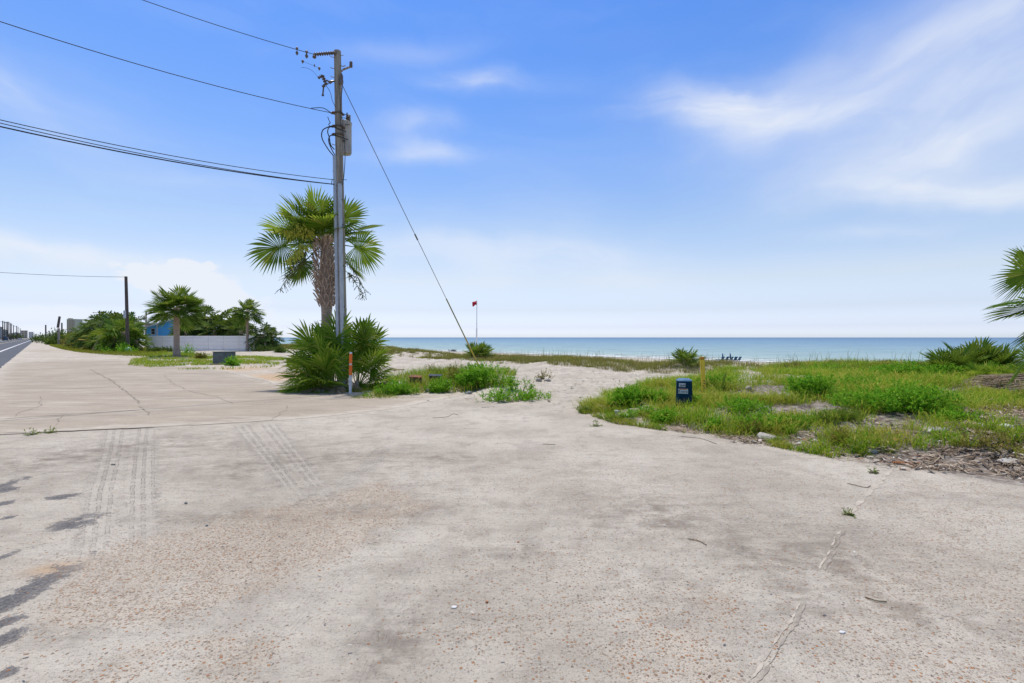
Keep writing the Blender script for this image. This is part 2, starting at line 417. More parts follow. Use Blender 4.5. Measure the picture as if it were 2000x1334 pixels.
for b in [(148, 1022, 42, 22), (118, 972, 30, 9), (10, 957, 34, 9), (0, 985, 18, 10), (0, 1185, 40, 40), (4, 1250, 32, 36), (-45, 1200, 55, 130), (8, 1215, 26, 26), (0, 1090, 14, 20), (-40, 960, 28, 34), (20, 1010, 14, 6), (5, 1320, 16, 20)]:
    asph = np.maximum(asph, blob(*b))
dmnd = sdist(MOUND, fx, fy)
deb = ss(-.5, .15, dmnd+wob*.5)*ss(2.0, 5.5, fx)*(1-ss(13, 17, fy))
deb = np.maximum(deb, ss(-.2, .3, dmnd)*.35)
rust = np.clip(blob(1905, 738, 50, 8)*1.3+blob(1990, 775, 60, 14)+blob(1960, 800, 40, 8)+blob(1985, 850, 30, 6)+blob(1735, 870, 30, 6)+blob(1870, 815, 40, 6)*.7, 0, 1)
veg = np.zeros_like(fx)
TRACKS = [([(258, 828), (250, 880), (238, 960), (232, 1070), (225, 1130)], [42, 45, 56, 66, 70], .55), ([(495, 826), (548, 890), (615, 975), (640, 1000)], [40, 40, 40, 40], .55),
          ([(590, 990), (660, 955), (715, 915), (745, 880), (752, 862)], [26, 24, 20, 14, 10], .35), ([(520, 1260), (600, 1180), (700, 1105), (830, 1010), (870, 975)], [34, 34, 30, 26, 20], .12),
          ([(700, 1334), (740, 1240), (800, 1150), (850, 1080)], [50, 44, 36, 28], .10), ([(85, 1110), (180, 1040), (300, 960)], [40, 36, 30], .2)]
tm = np.zeros_like(fx); tu = np.zeros_like(fx)
for pts, wpx, st in TRACKS:
    P = pix(pts); Wd = [wp*P[i][1]/F for i, wp in enumerate(wpx)]
    SL = sum(math.hypot(P[i+1][0]-P[i][0], P[i+1][1]-P[i][1]) for i in range(len(P)-1)); s0 = 0; al = np.zeros_like(fx)
    best = np.full_like(fx, 1e9); lat = np.zeros_like(fx); wv = np.zeros_like(fx)
    for i in range(len(P)-1):
        ax, ay = P[i]; bx, by = P[i+1]; ex, ey = bx-ax, by-ay; L = math.hypot(ex, ey)
        t = np.clip(((fx-ax)*ex+(fy-ay)*ey)/(L*L), 0, 1); d = np.hypot(fx-ax-t*ex, fy-ay-t*ey)
        sgn = np.sign((fx-ax)*ey-(fy-ay)*ex); m = d < best
        lat = np.where(m, d*sgn, lat); al = np.where(m, (s0+t*L)/SL, al); s0 += L; wv = np.where(m, Wd[i]*(1-t)+Wd[i+1]*t, wv); best = np.minimum(best, d)
    k = (1-ss(wv*.85, wv*1.05+.02, best))*st
    k = k*np.where(st > .5, 1-.8*np.exp(-(lat/(wv*.16+1e-6))**2), 1)*ss(-.35, .05, wob+.15)
    k = k*ss(0, .06, al+wob2*.1)*(1-.9*ss(.72, 1.05, al+wob*.3))
    m = k > tm; tm = np.where(m, k, tm); tu = np.where(m, lat/(wv+1e-6), tu)
tm = np.where(near, tm, 0)
n_x, n_y = len(gx), len(gy)
idx = np.arange(n_x*n_y).reshape(n_y, n_x)
quads = np.stack([idx[:-1, :-1], idx[:-1, 1:], idx[1:, 1:], idx[1:, :-1]], -1).reshape(-1, 4)

t = NT('sandy_ground'); co = t.coord('Object')
aP, aD, aA, aT, aR, aB = (t.attr(k) for k in ('pebble', 'dirt', 'asphalt', 'tanned', 'rust', 'debris'))
aP = t.math('MULTIPLY', aP, t.math('ADD', .40, t.math('MULTIPLY', t.smooth(t.noise(co, 1.7, 5, .65), .30, .56), .72)))
n_big = t.noise(co, .55, 4); n_mid = t.noise(co, 3.2, 6, .62); n_str = t.noise(t.coord('Object', (1.6, 7, 1), (0, 0, R_(8))), 1.5, 7, .65)
n_fin = t.noise(co, 46, 4, .7); n_grit = t.noise(co, 150, 2, .6)
c = t.mix(t.smooth(n_big, .3, .72), SAND_A, SAND_B)
c = t.mix(t.math('MULTIPLY', t.smooth(n_str, .50, .68), .34), c, (.34, .295, .25))
c = t.mix(t.math('MULTIPLY', t.smooth(n_mid, .50, .66), .48), c, (.36, .315, .262))
c = t.mix(t.math('MULTIPLY', t.smooth(t.noise(co, 1.1, 6, .62, .6), .50, .66), .38), c, (.35, .31, .265))
c = t.mix(t.math('MULTIPLY', t.smooth(n_fin, .46, .28), .62), c, (.235, .205, .175))
c = t.mix(t.math('MULTIPLY', t.smooth(n_fin, .58, .72), .55), c, (.80, .765, .70))
c = t.mix(t.math('MULTIPLY', t.smooth(t.noise(co, 6.5, 6, .7), .53, .72), .30), c, (.34, .29, .235))
dm_ = t.math('MULTIPLY', aD, t.smooth(t.math('ADD', t.math('MULTIPLY', n_str, .4), t.math('MULTIPLY', t.noise(co, 4.2, 7, .68), 1.2)), .62, .98))
c = t.mix(t.math('MULTIPLY', dm_, .8), c, (.235, .20, .165))
c = t.mix(t.math('MULTIPLY', aT, .8), c, (.56, .39, .24))
dn = t.noise(co, 9, 6, .7)
dc = t.ramp(dn, [(.3, (.07, .055, .045)), (.45, (.20, .165, .14)), (.58, (.38, .34, .30)), (.72, (.60, .58, .55))])
c = t.mix(t.math('MULTIPLY', aB, t.smooth(t.math('ADD', n_mid, t.math('MULTIPLY', aB, .35)), .45, .75)), c, dc)
c = t.mix(t.math('MULTIPLY', aR, t.smooth(dn, .38, .56)), c, (.36, .13, .045))
# exposed asphalt showing through the blown sand
am = t.smooth(t.math('ADD', aA, t.math('ADD', t.math('MULTIPLY', t.math('SUBTRACT', t.noise(co, 5.5, 7, .68), .5), 2.2), t.math('ADD', t.math('MULTIPLY', t.math('SUBTRACT', n_str, .5), .5), t.math('MULTIPLY', t.math('SUBTRACT', n_fin, .5), 1.2)))), .50, .62)
c = t.mix(t.math('MULTIPLY', am, .9), c, t.mix(t.smooth(n_fin, .3, .7), t.mix(t.smooth(aA, .6, .95), (.10, .097, .10), (.045, .047, .055)), t.mix(t.smooth(aA, .6, .95), (.27, .255, .245), (.20, .20, .21))))
# pebbles set in the concrete
vo = t.voro(co, 52); vs = t.n('ShaderNodeSeparateColor'); t.l(vo.outputs['Color'], vs.inputs[0])
vo2 = t.voro(co, 92); vs2 = t.n('ShaderNodeSeparateColor'); t.l(vo2.outputs['Color'], vs2.inputs[0])
def pebmask(v, s, r0, r1, gain):
    on = t.math('LESS_THAN', s.outputs[0], t.math('MULTIPLY', aP, gain))
    r = t.math('ADD', t.math('MULTIPLY', s.outputs[1], r1), r0)
    return t.math('MULTIPLY', on, t.smooth(t.math('SUBTRACT', r, v.outputs['Distance']), .0, .09))
vo3 = t.voro(co, 120); vs3 = t.n('ShaderNodeSeparateColor'); t.l(vo3.outputs['Color'], vs3.inputs[0])
spk = t.math('MULTIPLY', t.math('LESS_THAN', vs3.outputs[0], t.math('MULTIPLY', t.smooth(n_mid, .34, .60), .42)), t.smooth(t.math('SUBTRACT', t.math('ADD', t.math('MULTIPLY', vs3.outputs[1], .25), .18), vo3.outputs['Distance']), 0, .1))
c = t.mix(t.math('MULTIPLY', spk, .78), c, t.mix(vs3.outputs[2], (.13, .11, .095), (.34, .28, .22)))
m1 = pebmask(vo, vs, .20, .24, .72); m2 = pebmask(vo2, vs2, .24, .22, .80)
ring1 = t.math('MULTIPLY', t.math('LESS_THAN', vs.outputs[0], t.math('MULTIPLY', aP, .72)), t.smooth(t.math('SUBTRACT', .56, vo.outputs['Distance']), .0, .1))
PST = [(0, (.42, .16, .05)), (.18, (.54, .25, .09)), (.34, (.26, .14, .085)), (.5, (.42, .31, .22)), (.66, (.27, .22, .18)), (.8, (.52, .31, .165)), (.92, (.17, .14, .12)), (1, (.58, .47, .35))]
PS2 = [(0, (.40, .28, .17)), (.25, (.27, .22, .17)), (.5, (.47, .33, .20)), (.75, (.31, .26, .21)), (1, (.50, .30, .15))]
c = t.mix(t.math('MULTIPLY', t.smooth(aP, .45, 1.0), .35), c, (.60, .50, .39))
c = t.mix(t.math('MULTIPLY', ring1, .18), c, (.27, .24, .21))
c = t.mix(t.math('MULTIPLY', m2, .72), c, t.ramp(vs2.outputs[2], PS2))
c = t.mix(t.math('MULTIPLY', m1, .88), c, t.ramp(vs.outputs[2], PST))
# tyre tread lines pressed into the sand
aM, aU = t.attr('trackmask'), t.attr('tracku')
wv = t.math('SINE', t.math('ADD', t.math('MULTIPLY', aU, 21.0), t.math('MULTIPLY', n_mid, 3.0)))
tr = t.math('MULTIPLY', t.math('MULTIPLY', aM, t.smooth(wv, .0, .9)), t.smooth(t.noise(co, 11, 3, .6), .38, .62))
c = t.mix(t.math('MULTIPLY', t.math('MULTIPLY', aM, t.smooth(n_mid, .2, .6)), .42), c, (.56, .515, .455))
c = t.mix(t.math('MULTIPLY', t.math('MULTIPLY', tr, t.smooth(n_fin, .25, .6)), .5), c, (.35, .305, .255))
hgt = t.math('ADD', t.math('MULTIPLY', n_fin, .5), t.math('MULTIPLY', n_str, .9))
hgt = t.math('ADD', hgt, t.math('MULTIPLY', t.math('MAXIMUM', m1, t.math('MULTIPLY', m2, .5)), .22))
hgt = t.math('ADD', hgt, t.math('MULTIPLY', n_mid, 1.3)); hgt = t.math('SUBTRACT', hgt, t.math('MULTIPLY', tr, 1.2)); hgt = t.math('ADD', hgt, t.math('MULTIPLY', dn, t.math('MULTIPLY', aB, 1.6)))
nm = t.bump(hgt, 1.0, .032)
GROUND = t.done(t.principled(c, .9, nm, 0, .15))
ground = build_np('ground', np.stack([fx, fy, GZ], -1), quads, np.zeros((0, 3), int), GROUND, smooth=True,
                  attrs=dict(pebble=peb, dirt=dirt, asphalt=asph, tanned=tanm, rust=rust, debris=deb, trackmask=tm, tracku=tu))
tag(ground, kind='structure')

# ------------------------------------------------------------------ old concrete apron
def tess_poly(poly, name, mat_, z, step=.35):
    import mathutils.geometry as mg
    me = MB(); tri = mg.tessellate_polygon([[Vector((x, y, 0)) for x, y in poly]])
    me.add([(x, y, z) for x, y in poly], [tuple(f) for f in tri]); return me
def roughen(poly, amp, step, seed):
    out = []; n = len(poly)
    for i in range(n):
        a, b = poly[i], poly[(i+1) % n]; L = math.hypot(b[0]-a[0], b[1]-a[1]); Ym = (a[1]+b[1])/2
        k = max(1, min(60, int(L/max(step, Ym*.015)))) if L < 60 else 1
        for j in range(k):
            q = j/k; x = a[0]+(b[0]-a[0])*q; y = a[1]+(b[1]-a[1])*q
            am = amp*min(1, L/2)
            if not (j == 0 and L > 60): x += am*(float(fbm(x*1.7, y*1.7, seed))-.5)*2; y += am*(float(fbm(x*1.7+9, y*1.7, seed+3))-.5)*2
            out.append((x, y))
    return out
t = NT('old_concrete'); co = t.coord('Object')
n1 = t.noise(co, .35, 5, .6); n2 = t.noise(t.coord('Object', (1, 3.2, 1), (0, 0, R_(-20))), .9, 6, .6); n3 = t.noise(co, 30, 4, .7); n4 = t.noise(co, 2.3, 6, .65)
c = t.mix(t.smooth(n1, .3, .7), PAVE_A, PAVE_B)
c = t.mix(t.math('MULTIPLY', t.smooth(n2, .50, .68), .50), c, (.30, .255, .215))
c = t.mix(t.math('MULTIPLY', t.smooth(n4, .60, .74), .40), c, (.62, .585, .545))
c = t.mix(t.math('MULTIPLY', t.smooth(n3, .45, .3), .35), c, (.28, .24, .205))
vo = t.voro(co, 40); vs_ = t.n('ShaderNodeSeparateColor'); t.l(vo.outputs['Color'], vs_.inputs[0])
c = t.mix(t.math('MULTIPLY', t.math('LESS_THAN', vs_.outputs[0], .22), t.smooth(t.math('SUBTRACT', .42, vo.outputs['Distance']), 0, .1)), c, t.mix(vs_.outputs[2], (.20, .16, .13), (.44, .36, .29)))
n_str = t.noise(t.coord('Object', (1.6, 7, 1), (0, 0, R_(8))), 1.5, 7, .65); n_bg = t.noise(co, .55, 4)
sandc = t.mix(t.smooth(n_bg, .3, .72), SAND_A, SAND_B); sandc = t.mix(t.math('MULTIPLY', t.smooth(n_str, .50, .68), .5), sandc, (.34, .295, .25))
dr = t.math('ADD', t.attr('rim'), t.math('ADD', t.math('MULTIPLY', t.math('SUBTRACT', n_str, .5), 2.6), t.math('MULTIPLY', t.math('SUBTRACT', n4, .5), 1.6)))
c = t.mix(t.math('SUBTRACT', 1.0, t.smooth(dr, -.25, .75)), c, sandc)
n_pat = t.noise(t.coord('Object', (.5, 2.4, 1), (0, 0, R_(-6))), 1.0, 6, .6)
c = t.mix(t.math('MULTIPLY', t.smooth(n_pat, .52, .66), .55), c, sandc)
c = t.mix(t.math('MULTIPLY', t.smooth(n_pat, .44, .32), .45), c, (.33, .27, .22))
hh = t.math('ADD', n3, t.math('MULTIPLY', n4, 1.2))
CONC = t.done(t.principled(c, .88, t.bump(hh, .5, .012), 0, .18))
PAVE_R = roughen(PAVE, .10, .3, 81)
import bmesh
bm = bmesh.new(); import mathutils.geometry as mg
bv = [bm.verts.new((x, y, .012)) for x, y in PAVE_R]
for f in mg.tessellate_polygon([[Vector((x, y, 0)) for x, y in PAVE_R]]):
    try: bm.faces.new([bv[i] for i in f])
    except ValueError: pass
for ax_, vals in ((0, np.arange(-26, -.5, .45)), (1, np.concatenate([np.arange(7.5, 20, .3), np.arange(20.5, 60, 1.2)]))):
    for q in vals:
        co_ = (q, 0, 0) if ax_ == 0 else (0, q, 0); no_ = (1, 0, 0) if ax_ == 0 else (0, 1, 0)
        bmesh.ops.bisect_plane(bm, geom=bm.verts[:]+bm.edges[:]+bm.faces[:], plane_co=co_, plane_no=no_, dist=1e-5)
nb_ = len(PAVE_R); lows = [bm.verts.new((x, y, -.06)) for x, y in PAVE_R]
bmesh.ops.recalc_face_normals(bm, faces=bm.faces[:])
if sum(f.normal.z*f.calc_area() for f in bm.faces) < 0: bmesh.ops.reverse_faces(bm, faces=bm.faces[:])
me = bpy.data.meshes.new('parking_pavement'); bm.to_mesh(me); bm.free(); me.materials.append(CONC)
vv_ = np.zeros(len(me.vertices)*3, np.float32); me.vertices.foreach_get('co', vv_); vv_ = vv_.reshape(-1, 3)
me.attributes.new('rim', 'FLOAT', 'POINT').data.foreach_set('value', sdist(PAVE_R, vv_[:, 0], vv_[:, 1]).astype(np.float32))
pv = bpy.data.objects.new('parking_pavement', me); COL.objects.link(pv); tag(pv, kind='structure')

# joints, cracks and the weeds' seams, lying 3 mm above the slab
CRACK = mat('crack_filler', (.22, .19, .155), .95, (.34, .29, .235), 4)
def crack(mb, pts, wd, seed, z=.016):
    P = pix(pts); dense = []
    for i in range(len(P)-1):
        L = math.hypot(P[i+1][0]-P[i][0], P[i+1][1]-P[i][1]); k = max(2, min(60, int(L/.12)))
        for j in range(k): dense.append((P[i][0]+(P[i+1][0]-P[i][0])*j/k, P[i][1]+(P[i+1][1]-P[i][1])*j/k))
    dense.append(P[-1]); r = random.Random(seed); vs = []; n = len(dense)
    for i, (x, y) in enumerate(dense):
        a, b = dense[max(i-1, 0)], dense[min(i+1, n-1)]; tx, ty = b[0]-a[0], b[1]-a[1]; L = math.hypot(tx, ty)+1e-9
        o = (float(fbm(x*2.5, y*2.5, seed))-.5)*.16; w_ = wd*.62*(.05+1.2*float(vnoise(x*4, y*4, seed+5)))*.5*(1 if 0 < i < n-1 else .1)
        nx, ny = -ty/L, tx/L
        vs += [(x+nx*(o+w_), y+ny*(o+w_), z), (x+nx*(o-w_), y+ny*(o-w_), z)]
    mb.add(vs, [(2*i, 2*i+1, 2*i+3, 2*i+2) for i in range(n-1)])
cm = MB()
for i, (pts, wd) in enumerate([
    ([(0, 820), (70, 815), (180, 808), (280, 801)], .075), ([(0, 848), (160, 842), (300, 836), (400, 830), (480, 826), (545, 821)], .07),
    ([(25, 815), (40, 806), (75, 796), (80, 788), (75, 775)], .035), ([(108, 832), (112, 822), (125, 812)], .03),
    ([(175, 722), (215, 742), (240, 760), (262, 778), (272, 790)], .09), ([(120, 760), (235, 757)], .07), ([(0, 760), (60, 759), (120, 757)], .045),
    ([(0, 744), (80, 741), (165, 738)], .04), ([(320, 733), (340, 752), (372, 765), (430, 778), (455, 790)], .035), ([(270, 795), (285, 802), (290, 812)], .05),
    ([(530, 820), (555, 805), (560, 793)], .04), ([(200, 727), (330, 728), (390, 732)], .05), ([(440, 727), (520, 746), (560, 760)], .05),
    ([(130, 709), (300, 710)], .06), ([(60, 722), (180, 718)], .04), ([(0, 790), (80, 788), (150, 786)], .03), ([(230, 697), (290, 704)], .07), ([(150, 770), (250, 768)], .03)]):
    crack(cm, pts, wd, 200+i)
tag(cm.build('pavement_crack', CRACK), kind='structure')
# seam between the two gravel slabs on the right: a pale lip beside a dark groove
SEAML = mat('slab_lip', (.555, .495, .415), .95, (.45, .395, .325), 9, bump=.4, fine=60, thr=(.4, .6)); SEAMD = mat('slab_groove', (.28, .245, .205), .95, (.42, .37, .315), 9, thr=(.4, .6))
def seam(mb, a, b, w_, off, seed, hz, wob_=.03):
    A, B = Vector(unproj(*a)+(0,)), Vector(unproj(*b)+(0,)); n = 40; d = (B-A).normalized(); s_ = Vector((-d.y, d.x, 0)); ring = []
    for i in range(n+1):
        p = A+(B-A)*(i/n)+s_*(off+(float(fbm(i*.14, a[0], 3))-.5)*wob_); ww = w_*max(0, 2.6*float(fbm(i*.55, a[1], seed, 3))-.85)*min(1, i*.4, (n-i)*.4)+.001
        ring += [p+s_*ww*.5, p, p-s_*ww*.5]
    for j, p in enumerate(ring): p.z = gz(p.x, p.y)+(hz if j % 3 == 1 else .003)
    mb.add(ring, [(3*i+j, 3*i+j+1, 3*i+j+4, 3*i+j+3) for i in range(n) for j in (0, 1)])
sm = MB(); sd_m = MB()
for a, b, w_, dk in (((1746, 914), (1660, 1003), .13, 0), ((1640, 1035), (1600, 1112), .035, 1), ((1566, 1178), (1462, 1334), .032, 1)):
    seam(sm, a, b, w_*.55, 0, 5, .004)
    if dk: seam(sd_m, a, b, w_*.6, w_*.9, 5, .005, .03)
tag(sm.build('slab_lip', SEAML, smooth=True), kind='structure'); tag(sd_m.build('slab_groove', SEAMD, smooth=True), kind='structure')

# ------------------------------------------------------------------ road
t = NT('road_asphalt'); co = t.coord('Object')
n1 = t.noise(t.coord('Object', (1, 1, 1), (0, 0, R_(-47))), .3, 5); n3 = t.noise(co, 60, 3, .7)
c = t.mix(t.smooth(n1, .3, .7), (.085, .09, .105), (.11, .115, .13)); c = t.mix(t.math('MULTIPLY', t.smooth(n3, .4, .7), .5), c, (.16, .165, .18))
ROADM = t.done(t.principled(c, .8, t.bump(n3, .3, .01), 0, .2))
def strip(name, m_, u0, u1, v0, v1, z, n=30):
    b = MB(); vv = [v0+(v1-v0)*(i/n)**2 for i in range(n+1)]
    vs = [uvxy(u, v)+(z,) for v in vv for u in (u0, u1)]
    b.add(vs, [(2*i, 2*i+1, 2*i+3, 2*i+2) for i in range(n)]); return tag(b.build(name, m_), kind='structure')
strip('road', ROADM, -13.2, -1.44, -40, 2500, -.005)
WPAINT = mat('road_paint', (.72, .72, .72), .7, (.5, .5, .5), 3, thr=(.5, .8))
strip('road_marking', WPAINT, -3.3, -3.05, -40, 1500, -.001)
YPAINT = mat('centre_paint', (.62, .52, .30), .7, (.45, .38, .25), 3)
strip('road_marking', YPAINT, -7.35, -7.2, -40, 1200, -.001); strip('road_marking', YPAINT, -7.05, -6.9, -40, 1200, -.001)
strip('road_marking', WPAINT, -11.2, -11.0, -40, 1200, -.001)
VERGE = mat('far_verge', (.42, .38, .32), .95, (.16, .20, .07), .4, thr=(.4, .6), fine=8)
strip('far_verge', VERGE, -19, -13.25, -40, 1500, .002); strip('far_ground', mat('far_lots', (.36, .34, .30), .95, (.14, .17, .07), .12, fine=3), -160, -19.02, -60, 2200, .0)

# ------------------------------------------------------------------ sea
t = NT('sea_water')
co = t.coord('Object')                                    # object axes: x along the shore, y out to sea
sxyz = t.n('ShaderNodeSeparateXYZ'); t.l(co, sxyz.inputs[0])
off = t.math('LOGARITHM', t.math('MAXIMUM', t.math('ADD', sxyz.outputs[1], 12), 1), 10)
wob_ = t.noise(t.coord('Object', (.006, .03, 1)), 1, 5, .6)
q = t.math('ADD', t.math('MULTIPLY', off, 1/4.2), t.math('MULTIPLY', t.math('SUBTRACT', wob_, .5), .12))
c = t.ramp(q, SEACOL)
st = t.noise(t.coord('Object', (.05, .32, 1)), 1, 6, .65, .6)
c = t.mix(t.math('MULTIPLY', t.smooth(st, .50, .64), .55), c, (.06, .15, .21))
c = t.mix(t.math('MULTIPLY', t.smooth(st, .44, .28), .22), c, (.34, .50, .60))
bn = t.noise(t.coord('Object', (.25, .9, 1)), 1, 5, .6)
nm = t.bump(t.math('ADD', t.math('MULTIPLY', bn, .5), st), .6, 1.2)
df = t.n('ShaderNodeBsdfDiffuse'); t.l(c, df.inputs[0]); t.l(nm, df.inputs[2])
gl = t.n('ShaderNodeBsdfGlossy'); gl.inputs['Roughness'].default_value = .35; t.l(nm, gl.inputs['Normal'])
mx = t.n('ShaderNodeMixShader'); mx.inputs[0].default_value = .16; t.l(df.outputs[0], mx.inputs[1]); t.l(gl.outputs[0], mx.inputs[2])
SEA = t.done(mx.outputs[0])
sv = np.concatenate([np.arange(0, 12, .5), np.geomspace(12, 30000, 70)]); sa = np.concatenate([-np.geomspace(60, 30000, 50)[::-1], np.linspace(-50, 200, 160), np.geomspace(210, 30000, 50)])
A_, S_ = np.meshgrid(sa, sv); A_ = A_.ravel(); S_ = S_.ravel()
wz = .16*np.sin(S_*.9+fbm(A_*.03, S_*.05, 7)*9)*np.exp(-S_/25)*ss(0, 3, S_)+.05*np.sin(S_*2.2+A_*.1)*np.exp(-S_/40)
idx = np.arange(len(sa)*len(sv)).reshape(len(sv), len(sa))
sq = np.stack([idx[:-1, :-1], idx[1:, :-1], idx[1:, 1:], idx[:-1, 1:]], -1).reshape(-1, 4)
sea = build_np('sea', np.stack([A_, S_, wz], -1), sq, np.zeros((0, 3), int), SEA, smooth=True)
ox, oy = uvxy(SHORE_U, 0); sea.matrix_world = Matrix.Translation((ox, oy, SEA_Z)) @ Matrix(((DX, NX, 0, 0), (DY, NY, 0, 0), (0, 0, 1, 0), (0, 0, 0, 1)))
tag(sea, kind='structure')
t = NT('surf_foam'); fn = t.noise(t.coord('Object', (.5, 1.6, 1)), 1, 6, .65)
tp = t.n('ShaderNodeBsdfTransparent'); pf = t.principled((.80, .82, .82), .9)
mx = t.n('ShaderNodeMixShader'); t.l(t.smooth(fn, .40, .55), mx.inputs[0]); t.l(tp.outputs[0], mx.inputs[1]); t.l(pf, mx.inputs[2])
FOAM = t.done(mx.outputs[0])
fm = MB(); aa = np.linspace(-40, 320, 400)
for s0, wd, sd_ in ((1.6, 3.2, 1), (9.5, 1.6, 2), (17, .8, 3)):
    ctr = s0+(fbm(aa*.06, aa*0, sd_)-.5)*5; ww = 1.5*wd*(.2+1.2*vnoise(aa*.09, aa*0, sd_+9))
    vs = []
    for a, cc, w_ in zip(aa, ctr, ww):
        for e in (-.5, .5):
            x, y = uvxy(SHORE_U+cc+e*w_, a); vs.append((x, y, SEA_Z+.20))
    fm.add(vs, [(2*i, 2*i+1, 2*i+3, 2*i+2) for i in range(len(aa)-1)])
fo = fm.build('surf_foam', FOAM); tag(fo, kind='stuff')
# ------------------------------------------------------------------ leaf materials
M_FROND = leafmat('palm_leaf', [(0, (.035, .10, .012)), (.4, (.070, .165, .017)), (.75, (.13, .235, .027)), (1, (.28, .31, .06))], .38, .40)
M_FRONDY = leafmat('young_palm_leaf', [(0, (.10, .23, .015)), (.45, (.20, .36, .025)), (.8, (.34, .47, .05)), (1, (.52, .54, .10))], .5, .42)
M_FRONDD = leafmat('dark_palm_leaf', [(0, (.028, .070, .014)), (.5, (.058, .125, .022)), (.85, (.12, .19, .04)), (1, (.28, .26, .09))], .28, .45)
M_DRY = leafmat('dry_palm_leaf', [(0, (.16, .115, .075)), (.5, (.27, .20, .14)), (.8, (.36, .28, .20)), (1, (.42, .35, .27))], .12, .8)
M_SKIRT = leafmat('dead_skirt', [(0, (.075, .065, .05)), (.5, (.15, .125, .09)), (1, (.26, .21, .14))], .12, .85)
M_FRUIT = leafmat('palm_flower', [(0, (.50, .56, .06)), (.5, (.66, .68, .10)), (1, (.78, .76, .2))], .3, .6)
M_FRUITG = leafmat('palm_fruit', [(0, (.10, .13, .04)), (.5, (.18, .20, .07)), (1, (.28, .27, .13))], .2, .6)
M_WEED = leafmat('weed_leaf', [(0, (.065, .25, .010)), (.4, (.14, .42, .016)), (.8, (.25, .55, .03)), (1, (.45, .62, .08))], .42, .45, ((.15, .27, .02), .5, .75), 2.2)
M_WEEDY = leafmat('yellow_weed_leaf', [(0, (.09, .17, .015)), (.5, (.15, .24, .022)), (1, (.26, .28, .05))], .35, .5)
M_SHRUB = leafmat('shrub_leaf', [(0, (.030, .075, .018)), (.5, (.055, .115, .024)), (1, (.11, .17, .035))], .25, .5, ((.10, .14, .025), .5, .7), .7)
M_SHRUBY = leafmat('olive_shrub_leaf', [(0, (.13, .13, .025)), (.5, (.21, .19, .035)), (1, (.32, .25, .06))], .25, .55)
M_DUNE = leafmat('dune_grass_blade', [(0, (.11, .13, .025)), (.4, (.17, .19, .035)), (.7, (.24, .22, .055)), (1, (.34, .26, .11))], .3, .6, ((.17, .135, .07), .42, .66), .45)
M_GRASS = leafmat('grass_blade', [(0, (.075, .24, .008)), (.4, (.17, .37, .012)), (.7, (.33, .43, .025)), (1, (.60, .52, .13))], .42, .5, ((.50, .40, .08), .48, .61), 1.3)
M_LAWN = leafmat('verge_grass_blade', [(0, (.10, .16, .012)), (.5, (.17, .21, .016)), (1, (.27, .26, .035))], .35, .55, ((.24, .19, .03), .45, .65), .12)
M_STEM = mat('plant_stem', (.17, .13, .08), .9, (.10, .085, .05), 20)
M_TRUNK = mat('palm_trunk', (.50, .375, .285), .95, (.32, .235, .175), 3, bump=.8, stretch=(1.5, 1.5, 9), fine=25)
M_BOOT = mat('palm_boot', (.60, .44, .34), .95, (.36, .26, .20), 5, bump=.6, fine=30)

def fan(mb, org, az_, el_, Lp, R, nseg=34, spread=2.25, droop=.35, twist=0.0, rng=RNG, split=.58, cup=.22, costa=.35, pr=.014, fold=.45, mi=0, pmi=0, wide=1.0):
    """one costapalmate palm leaf: petiole, arched midrib and pleated segments with free drooping tips"""
    a = Vector((math.cos(el_)*math.sin(az_), math.cos(el_)*math.cos(az_), math.sin(el_)))
    b = Vector((math.cos(az_), -math.sin(az_), 0)); c = b.cross(a)
    if c.z < 0 and abs(el_) < 1.5: c = -c
    if twist:
        Rm = Matrix.Rotation(twist, 3, a); b = Rm @ b; c = Rm @ c
    org = Vector(org); sag = Lp*.10
    pet = [org+a*(Lp*q)-Vector((0, 0, sag*q*q)) for q in (0, .35, .7, 1)]
    mb.tube(pet, [pr*1.5, pr*1.1, pr, pr*.8], 4, False, pmi)
    H = pet[-1]; a = (a-Vector((0, 0, .2))).normalized(); c = (c-a*c.dot(a)).normalized()
    for i in range(nseg):
        q = i/(nseg-1)*2-1; ang = q*spread+rng.uniform(-.02, .02)
        base = H+a*(costa*R*(1-abs(q))**1.1)-c*(costa*R*.30*(1-abs(q))**2)
        d = (a*math.cos(ang)+b*math.sin(ang)+c*cup*(abs(math.sin(ang))-.2)).normalized()
        s = (b*math.cos(ang)-a*math.sin(ang)).normalized()
        L = R*(1-.34*abs(q)**1.8)*rng.uniform(.90, 1.06); dth = 2*spread/nseg*wide
        dr = droop*rng.uniform(.7, 1.35); vs = []; fs = []
        ST = (0.0, .28, split, .76, 1.0)
        w_s = L*split*dth*.5
        for k, f in enumerate(ST):
            r = f*L; hw = max(.003, costa*R/nseg*1.15*(1-f*.5), r*dth*.56) if f <= split else w_s*max(0.0, 1-(f-split)/(1-split))**.75
            g = dr*R*(f**2)*.42+(dr*R*.7*max(0, f-split)**2)
            p = base+d*r-Vector((0, 0, g))
            if k < 4:
                vs += [p+s*hw-c*hw*fold, p+c*hw*fold*.3, p-s*hw-c*hw*fold]
            else: vs.append(p)
        for k in range(3):
            o = 3*k; fs += [(o, o+1, o+4, o+3), (o+1, o+2, o+5, o+4)]
        fs += [(9, 10, 12), (10, 11, 12)]
        mb.add(vs, fs, mi)

